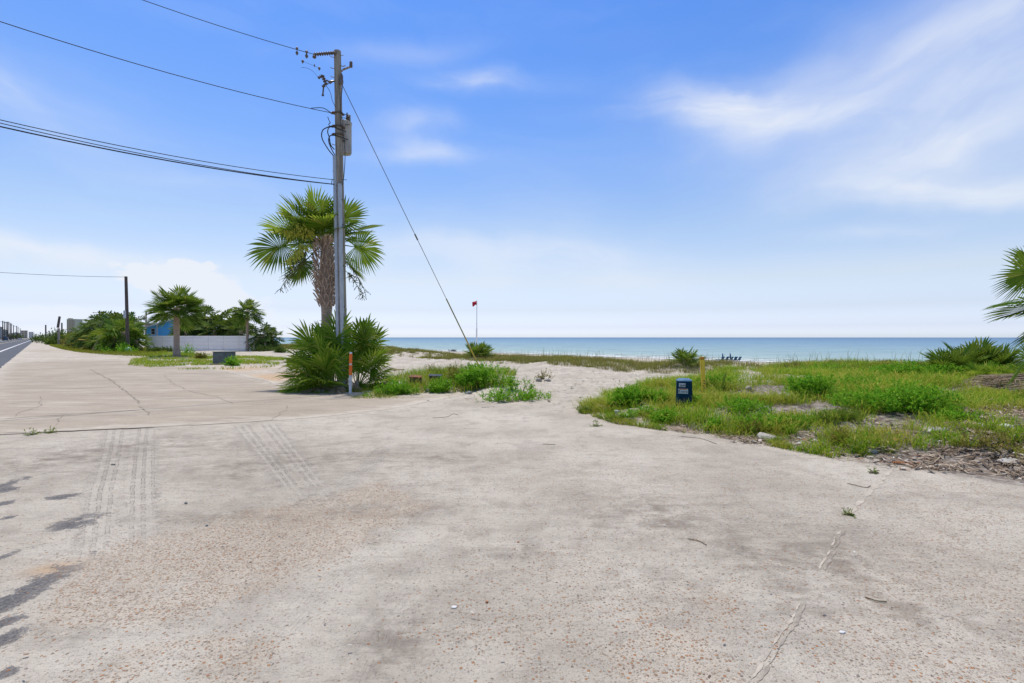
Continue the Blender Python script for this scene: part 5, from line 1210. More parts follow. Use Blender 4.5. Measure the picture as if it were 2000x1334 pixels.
# ================================================================== cars
def car(label, u, v, col, seed, L=4.4, Wd=1.8, H=1.45, wagon=False):
    x, y = uvxy(u, v); root = thing('parked_car', label, 'car', (x, y, 0), 'cars on the road'); ang = math.atan2(DY, DX)
    mb_ = mat('car_paint_%d' % seed, col, .3, tuple(c*.9 for c in col), 1, spec=.6); Mr = Matrix.Rotation(ang, 3, 'Z'); o = Vector((x, y, 0))
    def sec(prof, w0, w1, mb, zlo, zhi):
        n = len(prof); vs = []
        for s_ in (-1, 1):
            for px_, pz in prof:
                q = (pz-zlo)/(zhi-zlo); vs.append(o+Mr @ Vector((px_, s_*(w0+(w1-w0)*q)/2, pz)))
        mb.add(vs, [tuple(range(n-1, -1, -1)), tuple(range(n, 2*n))]+[(i, (i+1) % n, n+(i+1) % n, n+i) for i in range(n)])
    h = L/2
    b = MB(); sec([(-h, .35), (-h+.05, .85), (-h+.6, .93), (h-1.2, .90), (h-.1, .72), (h, .4), (h-.2, .22), (-h+.2, .22)], Wd, Wd*.96, b, .22, .93); b.build('body', mb_, root, smooth='auto')
    b = MB(); sec([(-h+.3 if wagon else -h+.75, .90), (-h+.55 if wagon else -h+1.2, H-.05), (-h+1.0, H), (h-2.0, H-.02), (h-1.25, .88)], Wd*.94, Wd*.74, b, .88, H); b.build('cabin', M_DGLASS, root, smooth='auto')
    b = MB(); sec([(-h+.6 if wagon else -h+1.2, H-.07), (-h+.9, H+.01), (h-2.0, H+.0), (h-1.85, H-.09)], Wd*.80, Wd*.72, b, H-.09, H+.01); b.build('roof', mb_, root)
    for sx_ in (-1, 1):
        for lx in (-h+.8, h-.85):
            b = MB(); c_ = o+Mr @ Vector((lx, sx_*(Wd/2-.12), .33)); ax = Mr @ Vector((0, sx_, 0)); b.lathe(c_-ax*.1, [(.30, 0), (.33, .03), (.33, .19), (.26, .22)], 14, axis=ax); w_ = b.build('wheel', M_CABLE, root)
            b = MB(); b.lathe(c_+ax*.118, [(.2, 0), (.2, .012), (.06, .02)], 12, axis=ax); b.build('rim', M_GALV, w_)
        b = MB(); b.box(o+Mr @ Vector((-h+.02, sx_*Wd*.38, .74)), (.08, .32, .14), rz=ang, bev=.02); b.build('tail_light', mat('tail_light', (.4, .02, .02), .3) if 'tail_light' not in bpy.data.materials else bpy.data.materials['tail_light'], root)
        b = MB(); b.box(o+Mr @ Vector((h-.08, sx_*Wd*.36, .62)), (.1, .34, .13), rz=ang, bev=.02); b.build('headlight', M_WTRIM, root)
    return root
def uv_at(px, Y): x = (px-CX)*Y/F; return NX*x+NY*Y, DX*x+DY*Y
u, v = uv_at(39.3, 300); car('white car driving on the far road', u, v, (.72, .73, .75), 1)
u, v = uv_at(11.5, 262); car('dark blue parked car at the far roadside', u, v, (.035, .10, .17), 2, 4.8, 1.95, 1.75, True)
u, v = uv_at(2.5, 268); car('silver parked car at the left picture edge', u, v, (.45, .47, .49), 3)
u, v = uv_at(25.5, 400); car('black parked car under the far poles', u, v, (.05, .055, .065), 4)
u, v = uv_at(33, 440); car('grey parked car under the far poles', u, v, (.22, .24, .26), 5, 4.6, 1.9, 1.7, True)

# ================================================================== beach: flag, post, loungers
fb = onground(930.5, 64); flag = thing('beach_flag', 'red warning flag on a thin white pole at the beach', 'flag', fb)
ftp = at(931.5, 586.5, 64); M_WHITE = mat('white_pole', (.92, .92, .92), .5, (.86, .86, .86), 2)
b = MB(); b.tube([fb-Vector((0, 0, .3)), fb.lerp(ftp, .55)], [.10, .09], 9); b.tube([fb.lerp(ftp, .55), ftp], [.055, .045], 9); b.build('pole', M_WHITE, flag, smooth='auto')
b = MB(); n = 8; vs = []
for i in range(n+1):
    q = i/n; x = -.06-.52*q; w_ = .17*math.sin(q*5.0)
    vs += [ftp+Vector((x, w_, -.06-.18*q)), ftp+Vector((x*.95, w_*.7, -.62+.10*math.sin(q*6)-.10*q))]
b.add(vs, [(2*i, 2*i+2, 2*i+3, 2*i+1) for i in range(n)]); cl = b.build('flag_cloth', mat('red_cloth', (.50, .015, .035), .7, (.4, .01, .03), 4), flag, smooth=True)
sm_ = cl.modifiers.new('thickness', 'SOLIDIFY'); sm_.thickness = .012
bp = onground(877, 52); ob = thing('beach_post', 'short weathered grey post beside the sandy beach path', 'post', bp)
b = MB(); b.box(bp+Vector((0, 0, .24)), (.10, .10, .66), bev=.015); b.build('post', M_FPOST, ob); b = MB(); b.box(bp+Vector((0, 0, .585)), (.13, .13, .03), bev=.01); b.build('cap', M_FPOST, ob)
M_BCH = mat('blue_canvas', (.02, .085, .20), .7, (.03, .11, .25), 3); M_BWD = mat('chair_wood', (.10, .09, .10), .8, (.16, .12, .10), 3)
def lounger(label, loc, rz_):
    root = thing('beach_chair', label, 'beach chair', loc, 'blue beach chairs by the water'); Mr = Matrix.Rotation(rz_, 3, 'Z'); o = Vector(loc)
    def bx(name, c_, s_, m, tl=None):
        mb = MB(); mb.box(o+Mr @ Vector(c_), s_, rz=rz_, tilt=tl, bev=.02); return mb.build(name, m, root)
    bx('seat', (0, 0, .38), (.62, 1.25, .12), M_BCH); bx('backrest', (0, .72, .66), (.62, .10, .72), M_BCH, (R_(-28), 0))
    for sx_ in (-.28, .28):
        for sy in (-.5, .5): bx('leg', (sx_, sy, .16), (.06, .06, .34), M_BWD)
    return root
CY = 93
for i, (px, lab) in enumerate(((1406, 'leftmost blue beach chair of the waterside row'), (1414, 'second blue beach chair from the left in the row'), (1422, 'middle blue beach chair of the waterside row'), (1431, 'second blue beach chair from the right in the row'), (1438, 'rightmost blue beach chair of the waterside row'))):
    g = onground(px, CY+(i % 2)*.5); lounger(lab, g, R_(200+10*(i % 3)))
for px, lab in ((1411.5, 'left folded blue beach umbrella behind the chairs'), (1426.5, 'right folded blue beach umbrella behind the chairs')):
    g = onground(px, CY+1.2); root = thing('beach_umbrella', lab, 'beach umbrella', g, 'folded umbrellas by the water')
    b = MB(); b.tube([g-Vector((0, 0, .2)), g+Vector((0, 0, 1.5))], .03, 7); b.build('pole', M_BWD, root)
    b = MB(); b.lathe(g+Vector((0, 0, .55)), [(.10, 0), (.15, .1), (.12, .5), (.07, .9), (.02, 1.02)], 9); b.build('canopy', M_BCH, root, smooth='auto')
g = onground(885.5, 118); root = thing('beach_umbrella', 'small dark open beach umbrella far off on the sand', 'beach umbrella', g)
b = MB(); b.tube([g, g+Vector((0, 0, 1.1))], .04, 6); b.build('pole', M_BWD, root); b = MB(); b.lathe(g+Vector((0, 0, .8)), [(.72, 0), (.6, .18), (.35, .36), (.05, .45)], 12); b.build('canopy', mat('dark_canvas', (.07, .09, .12), .8), root)
b = MB(); b.box(g+Vector((.15, -.3, .2)), (.8, .5, .35), bev=.08); b.build('windbreak', bpy.data.materials['dark_canvas'], root)

# teal disc, pale stones by the fence
g = onground(250, 54); root = thing('meter_box', 'pale teal rounded utility dome at the palm thicket corner', 'utility dome', g)
b = MB(); b.lathe(g, [(.30, -.05), (.31, .1), (.29, .35), (.2, .52), (.06, .58)], 16); b.build('dome', mat('teal_plastic', (.28, .46, .44), .6, (.4, .52, .5), 5), root, smooth='auto'); b = MB(); b.lathe(g-Vector((0, 0, .03)), [(.38, 0), (.38, .08), (.33, .1)], 16); b.build('base_ring', M_GSIDE, root)
# ================================================================== grasses (nobody could count these)
rg = np.random.RandomState(21)
def dune_dens(x, y):
    u = NX*x+NY*y; v = DX*x+DY*y; uw = u+(fbm(x*.22, y*.22, 77)-.5)*5
    d = ss(21.0, 22.6, uw)*(1-ss(28.0, 31, uw)); hole = ss(.36, .50, fbm(x*.33, y*.33, 78))
    path = np.exp(-((v-PATHV)/2.2)**2)
    return d*(.25+.75*hole)*(1-path)
k = (866-CX)/F; Yp = 26/(NX*k+NY); PATHV = DX*k*Yp+DY*Yp
DPOLY = [uvxy(19, -18), uvxy(33, -18), uvxy(33, 75), uvxy(19, 75)]
q = scatter(DPOLY, 5200, rg, dune_dens); dist = np.hypot(q[:, 0], q[:, 1])
S1 = tufts(q, 26, .20, .50, np.repeat(np.maximum(.012, dist*.00045), 26), .13, .75, rg, .7+.6*fbm(q[:, 0]*.4, q[:, 1]*.4, 79))
q2 = scatter(DPOLY, 700, rg, lambda x, y: dune_dens(x, y)*(y < 45)); S2 = blades(q2, rg.uniform(.6, 1.0, len(q2)), np.full(len(q2), .012), .35, rg)
grass_obj('dune_grass', [S1, S2], M_DUNE, 'stuff')
# sparse flat vines and grass on the sand behind the weeds
def patch_dens(thr, sc, seed): return lambda x, y: ss(thr, thr+.10, fbm(x*sc, y*sc*1.0, seed, 5))
SANDV = pix([(560, 714), (760, 716), (900, 716), (925, 704), (900, 696), (740, 697), (560, 700)]); SANDV2 = pix([(1240, 705), (1000, 712), (1060, 722), (1200, 716)])
q = scatter(SANDV, 9000, rg, patch_dens(.53, .30, 83)); s1 = blades(q, rg.uniform(.05, .16, len(q)), np.full(len(q), .03), 1.4, rg)
LEFTV = pix([(250, 714), (330, 722), (430, 723), (540, 716), (560, 700), (420, 692), (300, 688), (262, 694)])
q = scatter(LEFTV, 16000, rg, patch_dens(.46, .35, 84)); s2 = blades(q, rg.uniform(.06, .22, len(q)), np.full(len(q), .028), 1.0, rg)
q = scatter(pix([(700, 780), (560, 772), (545, 757), (640, 752), (735, 756), (900, 770), (880, 778)]), 5000, rg, patch_dens(.45, 1.1, 85)); s3 = blades(q, rg.uniform(.04, .14, len(q)), np.full(len(q), .014), 1.2, rg)
q = scatter(pix([(740, 744), (800, 735), (900, 728), (1010, 735), (1000, 765), (800, 770)]), 5200, rg, patch_dens(.42, .8, 88)); s4 = blades(q, rg.uniform(.10, .42, len(q)), np.full(len(q), .014), .6, rg)
grass_obj('sand_grass', [s1, s2, s3, s4], M_GRASS, 'stuff')
VERGEP = pix([(292, 697), (245, 696), (200, 693), (155, 689), (118, 682), (98, 676), (90, 669), (96, 665.5), (150, 668), (200, 674), (300, 682), (330, 686), (320, 692)])
q = scatter(VERGEP, 42000, rg, lambda x, y: np.clip((60/y)**1.2, 0, 1)); dist = q[:, 1]
grass_obj('verge_grass', [blades(q, rg.uniform(.08, .30, len(q)), np.maximum(.02, dist*.0006), .9, rg)], M_LAWN, 'stuff')
# weedy mound on the right
MA = pix([(1130, 803), (1200, 822), (1300, 836), (1380, 848), (1480, 858), (1560, 858), (1640, 852), (1720, 842), (1800, 845), (1850, 838), (1890, 800), (1890, 765), (1860, 735), (1960, 726), (1960, 716), (1700, 712), (1500, 722), (1400, 738), (1300, 752), (1230, 757), (1180, 770), (1150, 790)])
MBp = pix([(1640, 905), (1560, 870), (1700, 850), (1830, 848), (1890, 780), (1960, 770), (2150, 790), (2300, 900), (2100, 935), (1950, 915), (1800, 905)])
BARE = [(1640, 800, .35), (1700, 770, .3), (1330, 835, .25), (1475, 800, .4), (1680, 840, .4), (1600, 858, .3), (1400, 770, .2), (1730, 745, .4), (1440, 755, .9), (1500, 768, .8), (1560, 782, .45), (1478, 742, 1.0), (1610, 720, .5), (1420, 800, .22), (1545, 845, .25), (1670, 865, .35)]
def mound_dens(x, y):
    d = ss(0, .35, sdist(MA, x, y)+(fbm(x*1.7, y*1.7, 90)-.5)*1.5)*ss(.43, .58, fbm(x*1.15, y*1.15, 91, 5)+.09-.05*ss(4, 8, x))
    for px, py, r_ in BARE:
        bx, by = unproj(px, py, .25); d = d*(1-.92*np.exp(-((x-bx)**2+((y-by)*.7)**2)/(r_*r_)))
    return d
q = scatter(MA, 4300, rg, mound_dens); lump = fbm(q[:, 0]*.9, q[:, 1]*.9, 92, 3)
clear = 1-.75*np.exp(-((q[:, 0]-yb.x)**2+(q[:, 1]-yb.y+.35)**2)/.30)-.6*np.exp(-((q[:, 0]-pd.x)**2+(q[:, 1]-pd.y+.4)**2)/.35)
s1 = tufts(q, 32, .09, .36, .010, .10, 1.0, rg, np.clip((.40+1.35*lump)*(1+.25*ss(3, 8, q[:, 0]))*clear, .15, 2))
q = scatter(MA, 26000, rg, mound_dens); s1b = blades(q, rg.uniform(.03, .10, len(q)), np.full(len(q), .012), 1.3, rg)
q = scatter(MBp, 620, rg, lambda x, y: ss(.48, .58, fbm(x*.95, y*.95, 93, 4))); s2 = tufts(q, 30, .10, .32, .008, .07, .9, rg)
EDGE = pix([(1120, 802), (1200, 828), (1300, 842), (1380, 852), (1480, 868), (1650, 900), (1750, 908), (1650, 880), (1480, 850), (1300, 828), (1180, 806)])
q = scatter(EDGE, 3500, rg, patch_dens(.5, 1.6, 95)); s3 = blades(q, rg.uniform(.04, .13, len(q)), np.full(len(q), .009), 1.2, rg)
grass_obj('mound_grass', [s1, s1b, s2, s3], M_GRASS, 'stuff')
# ================================================================== weeds one can tell apart
rs = np.random.RandomState(31)
def weed(label, px, py, wpx, hpx, n, size, m, seed, k=6, sprigs=10, up=.55, asp=.34, name='weed_bush', cat='weed bush', dfac=.7):
    g = hit(px, py); s_ = g.y/F; w_, h_ = wpx*s_, hpx*s_
    return shrub(name, label, cat, g, mound_blobs(w_, w_*dfac, h_, k, rs), n, size, m, seed, None, up, asp, 6, sprigs)
weed('largest bright green weed bush at the foot of the guy wire', 950, 757, 122, 54, 9500, .075, M_WEED, 1, 9, 40)
weed('rounded green weed bush left of the rusty plate', 783, 772, 84, 32, 4600, .065, M_WEED, 2, 7, 24)
weed('green weed bush between the blue black box and the big bush', 866, 767, 66, 27, 3600, .06, M_WEED, 3, 6, 18)
weed('low spreading bright green weed bush at the sandy path edge', 1000, 783, 125, 26, 4200, .06, M_WEED, 4, 8, 14, .3)
weed('taller sprig cluster behind the low spreading bush', 1012, 765, 50, 38, 1300, .06, M_WEED, 5, 4, 16)
weed('brownish green sparse weed on the sandy path', 1062, 742, 44, 18, 500, .06, M_SHRUBY, 6, 4, 8, .4)
weed('tall leafy weed bush with pointed sprigs left of the blue pedestal', 1225, 797, 78, 52, 5200, .065, M_WEED, 7, 6, 34)
weed('leafy weeds filling the gap just left of the blue pedestal', 1292, 790, 62, 34, 2500, .055, M_WEED, 8, 5, 16)
weed('creeping light green weed at the left tip of the mound', 1160, 806, 62, 10, 900, .045, M_WEEDY, 9, 5, 0, .2)
weed('flat light green creeper at the sand edge below the mound', 1205, 822, 54, 13, 900, .042, M_WEEDY, 10, 5, 2, .2)
weed('dense green weeds behind the yellow post', 1402, 762, 120, 30, 5200, .06, M_WEED, 11, 8, 22, dfac=.3)
weed('dark green feathery weed in front of the pedestal clearing', 1393, 842, 34, 32, 1700, .045, M_WEED, 12, 4, 8)
weed('rich green feathery weed hummock in the middle of the mound', 1577, 778, 112, 50, 8000, .06, M_WEED, 13, 7, 30)
weed('wide deep green weed bank on the right half of the mound', 1775, 804, 235, 58, 15000, .055, M_WEED, 14, 10, 30)
weed('green vine mass climbing the dune top', 1765, 738, 190, 38, 9000, .075, M_WEED, 15, 9, 8)
weed('green vine mass below the palmetto clump', 1895, 742, 110, 36, 5200, .075, M_WEED, 16, 8, 8)
weed('green weed on the dune shoulder right of the beach chairs', 1630, 735, 170, 26, 5500, .075, M_WEED, 17, 8, 6)
weed('green weeds spilling right of the pedestal base', 1358, 790, 50, 16, 1300, .05, M_WEED, 18, 4, 4)
weed('bright grassy weed in the lower middle of the mound', 1500, 832, 120, 26, 3600, .05, M_WEED, 19, 7, 16)
weed('small green weed at the bare mound face', 1535, 850, 30, 17, 700, .04, M_WEED, 20, 3, 4)
weed('low vine at the left foot of the fan palms', 580, 766, 52, 15, 1100, .05, M_WEED, 21, 5, 2, .3)
weed('low pale green weed between the fan palms and the rounded bush', 742, 779, 70, 12, 1000, .045, M_WEEDY, 22, 5, 0, .3)
weed('low green weed right of the marker post', 710, 778, 34, 9, 450, .04, M_WEED, 23, 3, 0, .3)
weed('brown dry weed standing behind the rusty plate', 845, 735, 34, 24, 420, .05, M_SHRUBY, 24, 3, 12)
weed('tawny grass clump beside the big weed bush', 898, 752, 46, 44, 1500, .11, M_SHRUBY, 25, 4, 14, 1.4, .12)
weed('olive grass clump behind the blue black box', 868, 738, 46, 22, 900, .10, M_WEEDY, 26, 4, 8, 1.4, .12)
weed('small twiggy weed on the right of the dark green bank', 1870, 822, 70, 20, 1500, .05, M_WEED, 27, 5, 8)
weed('sparse olive weed on the rubble at the right edge', 1960, 880, 120, 34, 1300, .06, M_SHRUBY, 28, 6, 20, .8, .16)
weed('thin grass clump on the rubble slope', 1700, 885, 90, 22, 900, .10, M_GRASS, 29, 5, 10, 1.2, .10)
weed('broad leaved green weeds at the front edge below the pedestal', 1318, 822, 90, 24, 2600, .055, M_WEED, 31, 6, 12)
weed('green feathery weeds right of the pedestal clearing', 1450, 806, 110, 28, 3200, .05, M_WEED, 32, 7, 16)
weed('yellow green weed clump between hummock and front slab', 1640, 826, 90, 30, 2400, .055, M_WEEDY, 33, 6, 18, .9, .2)
weed('green weeds left of the wide weed bank', 1672, 796, 90, 30, 2800, .05, M_WEED, 34, 6, 14)
weed('green weeds above the hummock on the mound', 1690, 762, 120, 26, 3200, .06, M_WEED, 35, 6, 10)
weed('green leafy weeds at the mound edge left of the pedestal', 1248, 816, 70, 20, 1900, .05, M_WEED, 36, 5, 8)
weed('small straw coloured weed near the mound front', 1465, 848, 60, 20, 900, .06, M_SHRUBY, 37, 4, 12, .9, .15)
weed('straw coloured weed on the slope beside the bare sand', 1660, 868, 60, 24, 1000, .07, M_SHRUBY, 38, 4, 14, .9, .14)
# tiny tufts on the concrete
for i, (px, py, w_, h_, lab) in enumerate(((1660, 1008, 22, 8, 'tiny dry tuft alone on the gravelly slab'), (1705, 925, 18, 9, 'tiny green tuft at the sand edge below the rubble'), (62, 850, 26, 6, 'tiny green tuft on the left pavement joint'), (95, 846, 16, 5, 'smaller green tuft on the left pavement joint'), (1163, 833, 16, 5, 'tiny green sprig off the mound tip'))):
    weed(lab, px, py, w_, h_, 110, .035 if py > 900 else .05, M_WEEDY, 60+i, 3, 0, .4, .25, 'weed_tuft', 'weed tuft')
# yucca-like plant, palmettos on the dune and at the right
rng = random.Random(77)
g = hit(1408, 771); root = thing('spiky_plant', 'spiky blade-leaved plant right of the yellow post', 'spiky plant', g); b = MB()
for i in range(26):
    az_, el_ = rng.uniform(0, 6.28), R_(rng.uniform(28, 80)); L = rng.uniform(.35, .68); d = Vector((math.cos(az_)*math.cos(el_), math.sin(az_)*math.cos(el_), math.sin(el_))); s_ = Vector((-math.sin(az_), math.cos(az_), 0)); vs = []
    for q, w_ in ((0, .018), (.45, .022), (.8, .013)): p = g+d*(L*q)-Vector((0, 0, .10*L*q*q)); vs += [p+s_*w_, p-Vector((0, 0, .006)), p-s_*w_]
    vs.append(g+d*L-Vector((0, 0, .10*L))); b.add(vs, [(0, 1, 4, 3), (1, 2, 5, 4), (3, 4, 7, 6), (4, 5, 8, 7), (6, 7, 9), (7, 8, 9)])
b.build('leaf_rosette', M_FROND, root); b = MB(); b.tube([g-Vector((0, 0, .08)), g+Vector((0, 0, .06))], [.06, .035], 8); b.build('stem', M_BOOT, root)
def pal_ring(label, px, Y, hpx, seed, n=11, m=M_FROND, own=False, wide=1.0, seg=20, base=None):
    rng = random.Random(seed); g = base or onground(px, Y); s_ = Y/F; Rr = hpx*s_*.62
    return palmetto(label, g, ring(n, 78, 18, Rr*.75, Rr*wide, rng), m, seed, None, seg, own=own, stemr=.05, drop=.25)
pal_ring('small palmetto on the dune left of the yellow post', 1337, 25.5, 34, 101, 12, M_FROND)
pal_ring('palmetto on the dune behind the guy wire guard', 934, 37, 30, 102, 14, M_FROND, wide=1.1)
for px, Y, h_, sd_, lab in ((1862, 16.6, 56, 103, 'left palmetto of the clump on the right dune'), (1898, 17.2, 62, 104, 'tallest middle palmetto of the clump on the right dune'), (1938, 16.6, 58, 105, 'right palmetto of the clump on the right dune'), (1960, 14.8, 34, 106, 'low olive palmetto beside the dry frond pile'), (1915, 15.4, 34, 107, 'low palmetto at the front of the right dune clump'), (2010, 14.6, 36, 108, 'low olive palmetto cut by the right picture edge')):
    g = onground(px, Y); pal_ring(lab, px, Y, h_, sd_, 17, M_FROND if sd_ < 106 else M_FRONDY, False, 1.05, 28, g)
# palm at the right edge, trunk outside the picture
pr = random.Random(9); RY = 11.0; rb = onground(2115, RY); rp = thing('cabbage_palm', 'palm reaching in from the right picture edge with only its fan fronds showing', 'palm tree', rb)
b = MB(); rt = at(2112, 585, RY); b.tube([rb-Vector((0, 0, .1)), rb.lerp(rt, .5), rt], [.24, .2, .17], 12); b.build('trunk', M_TRUNK, rp, smooth=True)
for (px, py, tx, ty, dyy, Rf, tw) in ((2100, 560, 2024, 526, -.15, .88, 1.25), (2105, 600, 2062, 655, .1, .78, 1.2), (2075, 650, 2012, 676, -.5, .80, 1.25)):
    p0, p1 = at(px, py, RY), at(tx, ty, RY+dyy); d = (p1-p0); L = d.length; d.normalize()
    b = MB(); fan(b, p0, math.atan2(d.x, d.y), math.asin(d.z), L, Rf, 44, 2.25, .14, tw, pr, split=.5, pr=.012, wide=.92); b.build('frond', M_FROND, rp)
for i in range(24):                                      # the rest of the crown, outside the picture
    q = (i+.5)/24; el_ = math.asin(.97-1.5*q); az_ = pr.uniform(-.15, 3.3)+(0 if i % 3 else .9)
    if el_ > .9: az_ = i*2.4
    b = MB(); fan(b, rt+Vector((math.sin(az_)*.1, math.cos(az_)*.1, -.1*q)), az_, el_, .8, .85, 30, 2.2, .25, pr.uniform(-.6, .6), pr, pr=.013); b.build('frond', M_FROND if i % 3 else M_FRONDY, rp)
# dry fallen fronds
M_DRYP = mat('dry_stalk_pale', (.45, .36, .28), .9, (.3, .22, .17), 6)
for px, py, ax, L, sd_, lab in ((1990, 748, 176, 1.2, 1, 'long pale dry palm stalks fallen below the right palm'), (1960, 760, 188, .9, 2, 'brown dry frond on the rubble below the right palm'), (1935, 752, 170, .8, 3, 'grey dry frond left of the fallen stalks'), (2005, 770, 200, .9, 4, 'rusty dry frond at the right picture edge')):
    g = hit(px, py); rng = random.Random(sd_); root = thing('dry_frond', lab, 'dry frond', g, 'fallen dry fronds')
    b = MB(); A0 = R_(ax); o = g+Vector((.35, 0, .16))
    for k in range(30):                                  # dead leaflets lying tangled, each curled its own way
        an = A0+rng.gauss(0, .45); l2 = L*rng.uniform(.55, 1.05); d = Vector((math.cos(an), math.sin(an), 0)); s_ = Vector((-d.y, d.x, 0)); vs = []
        c1, c2 = rng.uniform(-.25, .25), rng.uniform(.0, .22)
        for q, w_ in ((0, .004), (.3, .011), (.7, .008), (1, .002)):
            p = o+d*(l2*q)+s_*(c1*q*q)+Vector((0, 0, c2*math.sin(q*2.6)-.16*q)); p.z = max(p.z, gz(p.x, p.y)+.01); vs += [p+s_*w_, p+Vector((0, 0, .008)), p-s_*w_]
        b.add(vs, [(3*j+i, 3*j+i+1, 3*j+i+4, 3*j+i+3) for j in range(3) for i in (0, 1)])
    b.build('blade', M_DRY, root)
    for k in range(3):
        b = MB(); b.tube([g+Vector((.9, .1*k-.1, .13+.05*k)), g+Vector((.1, .06*k, .12+.04*k)), g+Vector((-.6, .1*k, .05+.02*k))], [.016, .012, .006], 5); b.build('stalk', M_DRYP, root)
# ================================================================== rubble, rocks, planks, litter
M_ROCK = mat('pale_rock', (.48, .45, .41), .9, (.32, .29, .26), 6, bump=.6); M_ROCKG = mat('grey_rock', (.27, .29, .27), .9, (.18, .19, .18), 7, bump=.6); M_WSH = mat('white_shell', (.70, .70, .70), .6, (.6, .6, .6), 9); M_BRICK = mat('orange_chunk', (.42, .19, .09), .9, (.33, .13, .06), 8, bump=.5)
def rock(name, label, cat, px, py, wpx, hpx, m, seed, dfac=.7, sink=.25, group=None, rz=0):
    g = hit(px, py); s_ = g.y/F; w_, h_ = wpx*s_, hpx*s_; r = np.random.RandomState(seed)
    import bmesh
    bm = bmesh.new(); bmesh.ops.create_icosphere(bm, subdivisions=2, radius=.5)
    pl_ = [(r.normal(size=3), r.uniform(.30, .44)) for _ in range(7)]
    for v_ in bm.verts:
        c_ = np.array(v_.co)
        for n_, d_ in pl_:
            n_ = n_/np.linalg.norm(n_); e = c_.dot(n_)-d_
            if e > 0: c_ = c_-n_*e*.9
        c_ = c_*(1+.08*r.uniform(-1, 1)); v_.co = Vector((c_[0]*w_, c_[1]*w_*dfac, c_[2]*h_+h_*(.5-sink)))
    me = bpy.data.meshes.new(name); bm.to_mesh(me); bm.free(); me.materials.append(m); ob = bpy.data.objects.new(name, me); COL.objects.link(ob); ob.location = g; ob.rotation_euler = (0, 0, rz)
    return tag(ob, label, cat, group)
rock('concrete_chunk', 'flat pale concrete slab at the mound foot below the bright weeds', 'concrete chunk', 1497, 858, 40, 18, M_ROCK, 1, 1.2)
rock('concrete_chunk', 'grey green concrete chunk at the left of the rubble slope', 'concrete chunk', 1704, 886, 22, 12, M_ROCKG, 2)
rock('concrete_chunk', 'white chunk at the mound foot right of the flat slab', 'concrete chunk', 1562, 868, 16, 8, M_WSH, 3)
rock('concrete_chunk', 'dark grey chunk among twigs at the mound foot', 'concrete chunk', 1625, 858, 26, 9, M_ROCKG, 4)
rock('concrete_chunk', 'smooth white oval slab in the grass on the right', 'concrete chunk', 1918, 834, 28, 9, M_WSH, 5, .9)
rock('concrete_chunk', 'white slab half hidden in grass near the right edge', 'concrete chunk', 1966, 836, 24, 12, M_WSH, 6, .9)
rock('concrete_chunk', 'small white stone on the rubble slope', 'concrete chunk', 1738, 850, 16, 6, M_WSH, 7)
rock('concrete_chunk', 'long grey slab in the rubble middle', 'concrete chunk', 1830, 842, 60, 8, M_ROCK, 8, .6)
rock('concrete_chunk', 'orange brick chunk in the rubble', 'brick chunk', 1752, 862, 18, 8, M_BRICK, 9)
rock('concrete_chunk', 'long grey kerb piece at the right edge of the rubble', 'concrete chunk', 1975, 905, 52, 12, M_ROCK, 10, .6)
rock('concrete_chunk', 'white stone under the shaded twigs at the right', 'concrete chunk', 1952, 866, 14, 7, M_WSH, 11)
rock('concrete_chunk', 'round pale stone on the sand behind the pedestal', 'stone', 1417, 738, 12, 11, M_ROCK, 12)
rock('concrete_chunk', 'white stone in the creeper at the mound tip', 'stone', 1205, 806, 15, 8, M_WSH, 13)
rock('concrete_chunk', 'pale stone in the yellow grass right of the spiky plant', 'stone', 1462, 762, 15, 10, M_ROCK, 14)
rock('concrete_chunk', 'left grey stone beside the sparse path weed', 'stone', 1052, 745, 14, 7, M_ROCK, 15); rock('concrete_chunk', 'right grey stone beside the sparse path weed', 'stone', 1069, 745, 15, 7, M_ROCK, 16)
rock('concrete_chunk', 'pale stone on the dune left of the beach post', 'stone', 752, 683, 8, 5, M_ROCK, 17); rock('concrete_chunk', 'dark stone lump on the sand below the big bush', 'stone', 916, 770, 16, 9, M_ROCKG, 18, rz=.5)
rock('concrete_chunk', 'red brick bit in the shade of the fan palms', 'brick chunk', 598, 751, 9, 8, mat('red_chunk', (.40, .05, .03), .8, (.3, .04, .03), 9), 19)
rock('concrete_chunk', 'white boulder right of the fence under the low palms', 'stone', 506, 685, 11, 9, M_ROCK, 20)
for i, (px, py, w_, h_, lab) in enumerate(((887, 1190, 12, 5, 'white shell fragment left of the lower centre'), (1645, 1239, 14, 5, 'white shell fragment on the lower right slab'), (1012, 1062, 5, 3, 'orange pebble alone on the sand'), (404, 1028, 6, 5, 'brown pebble on the tracked sand'), (221, 909, 8, 4, 'dark pebble between the left tyre tracks'), (363, 985, 7, 5, 'grey pebble right of the left tyre tracks'), (951, 1180, 7, 5, 'rust coloured pebble near the lower centre'))):
    rock('shell' if 'shell' in lab else 'pebble', lab, 'shell' if 'shell' in lab else 'pebble', px, py, w_, h_, M_WSH if 'white' in lab else (M_BRICK if ('rust' in lab or 'orange' in lab) else M_ROCKG), 40+i, .8, .2)
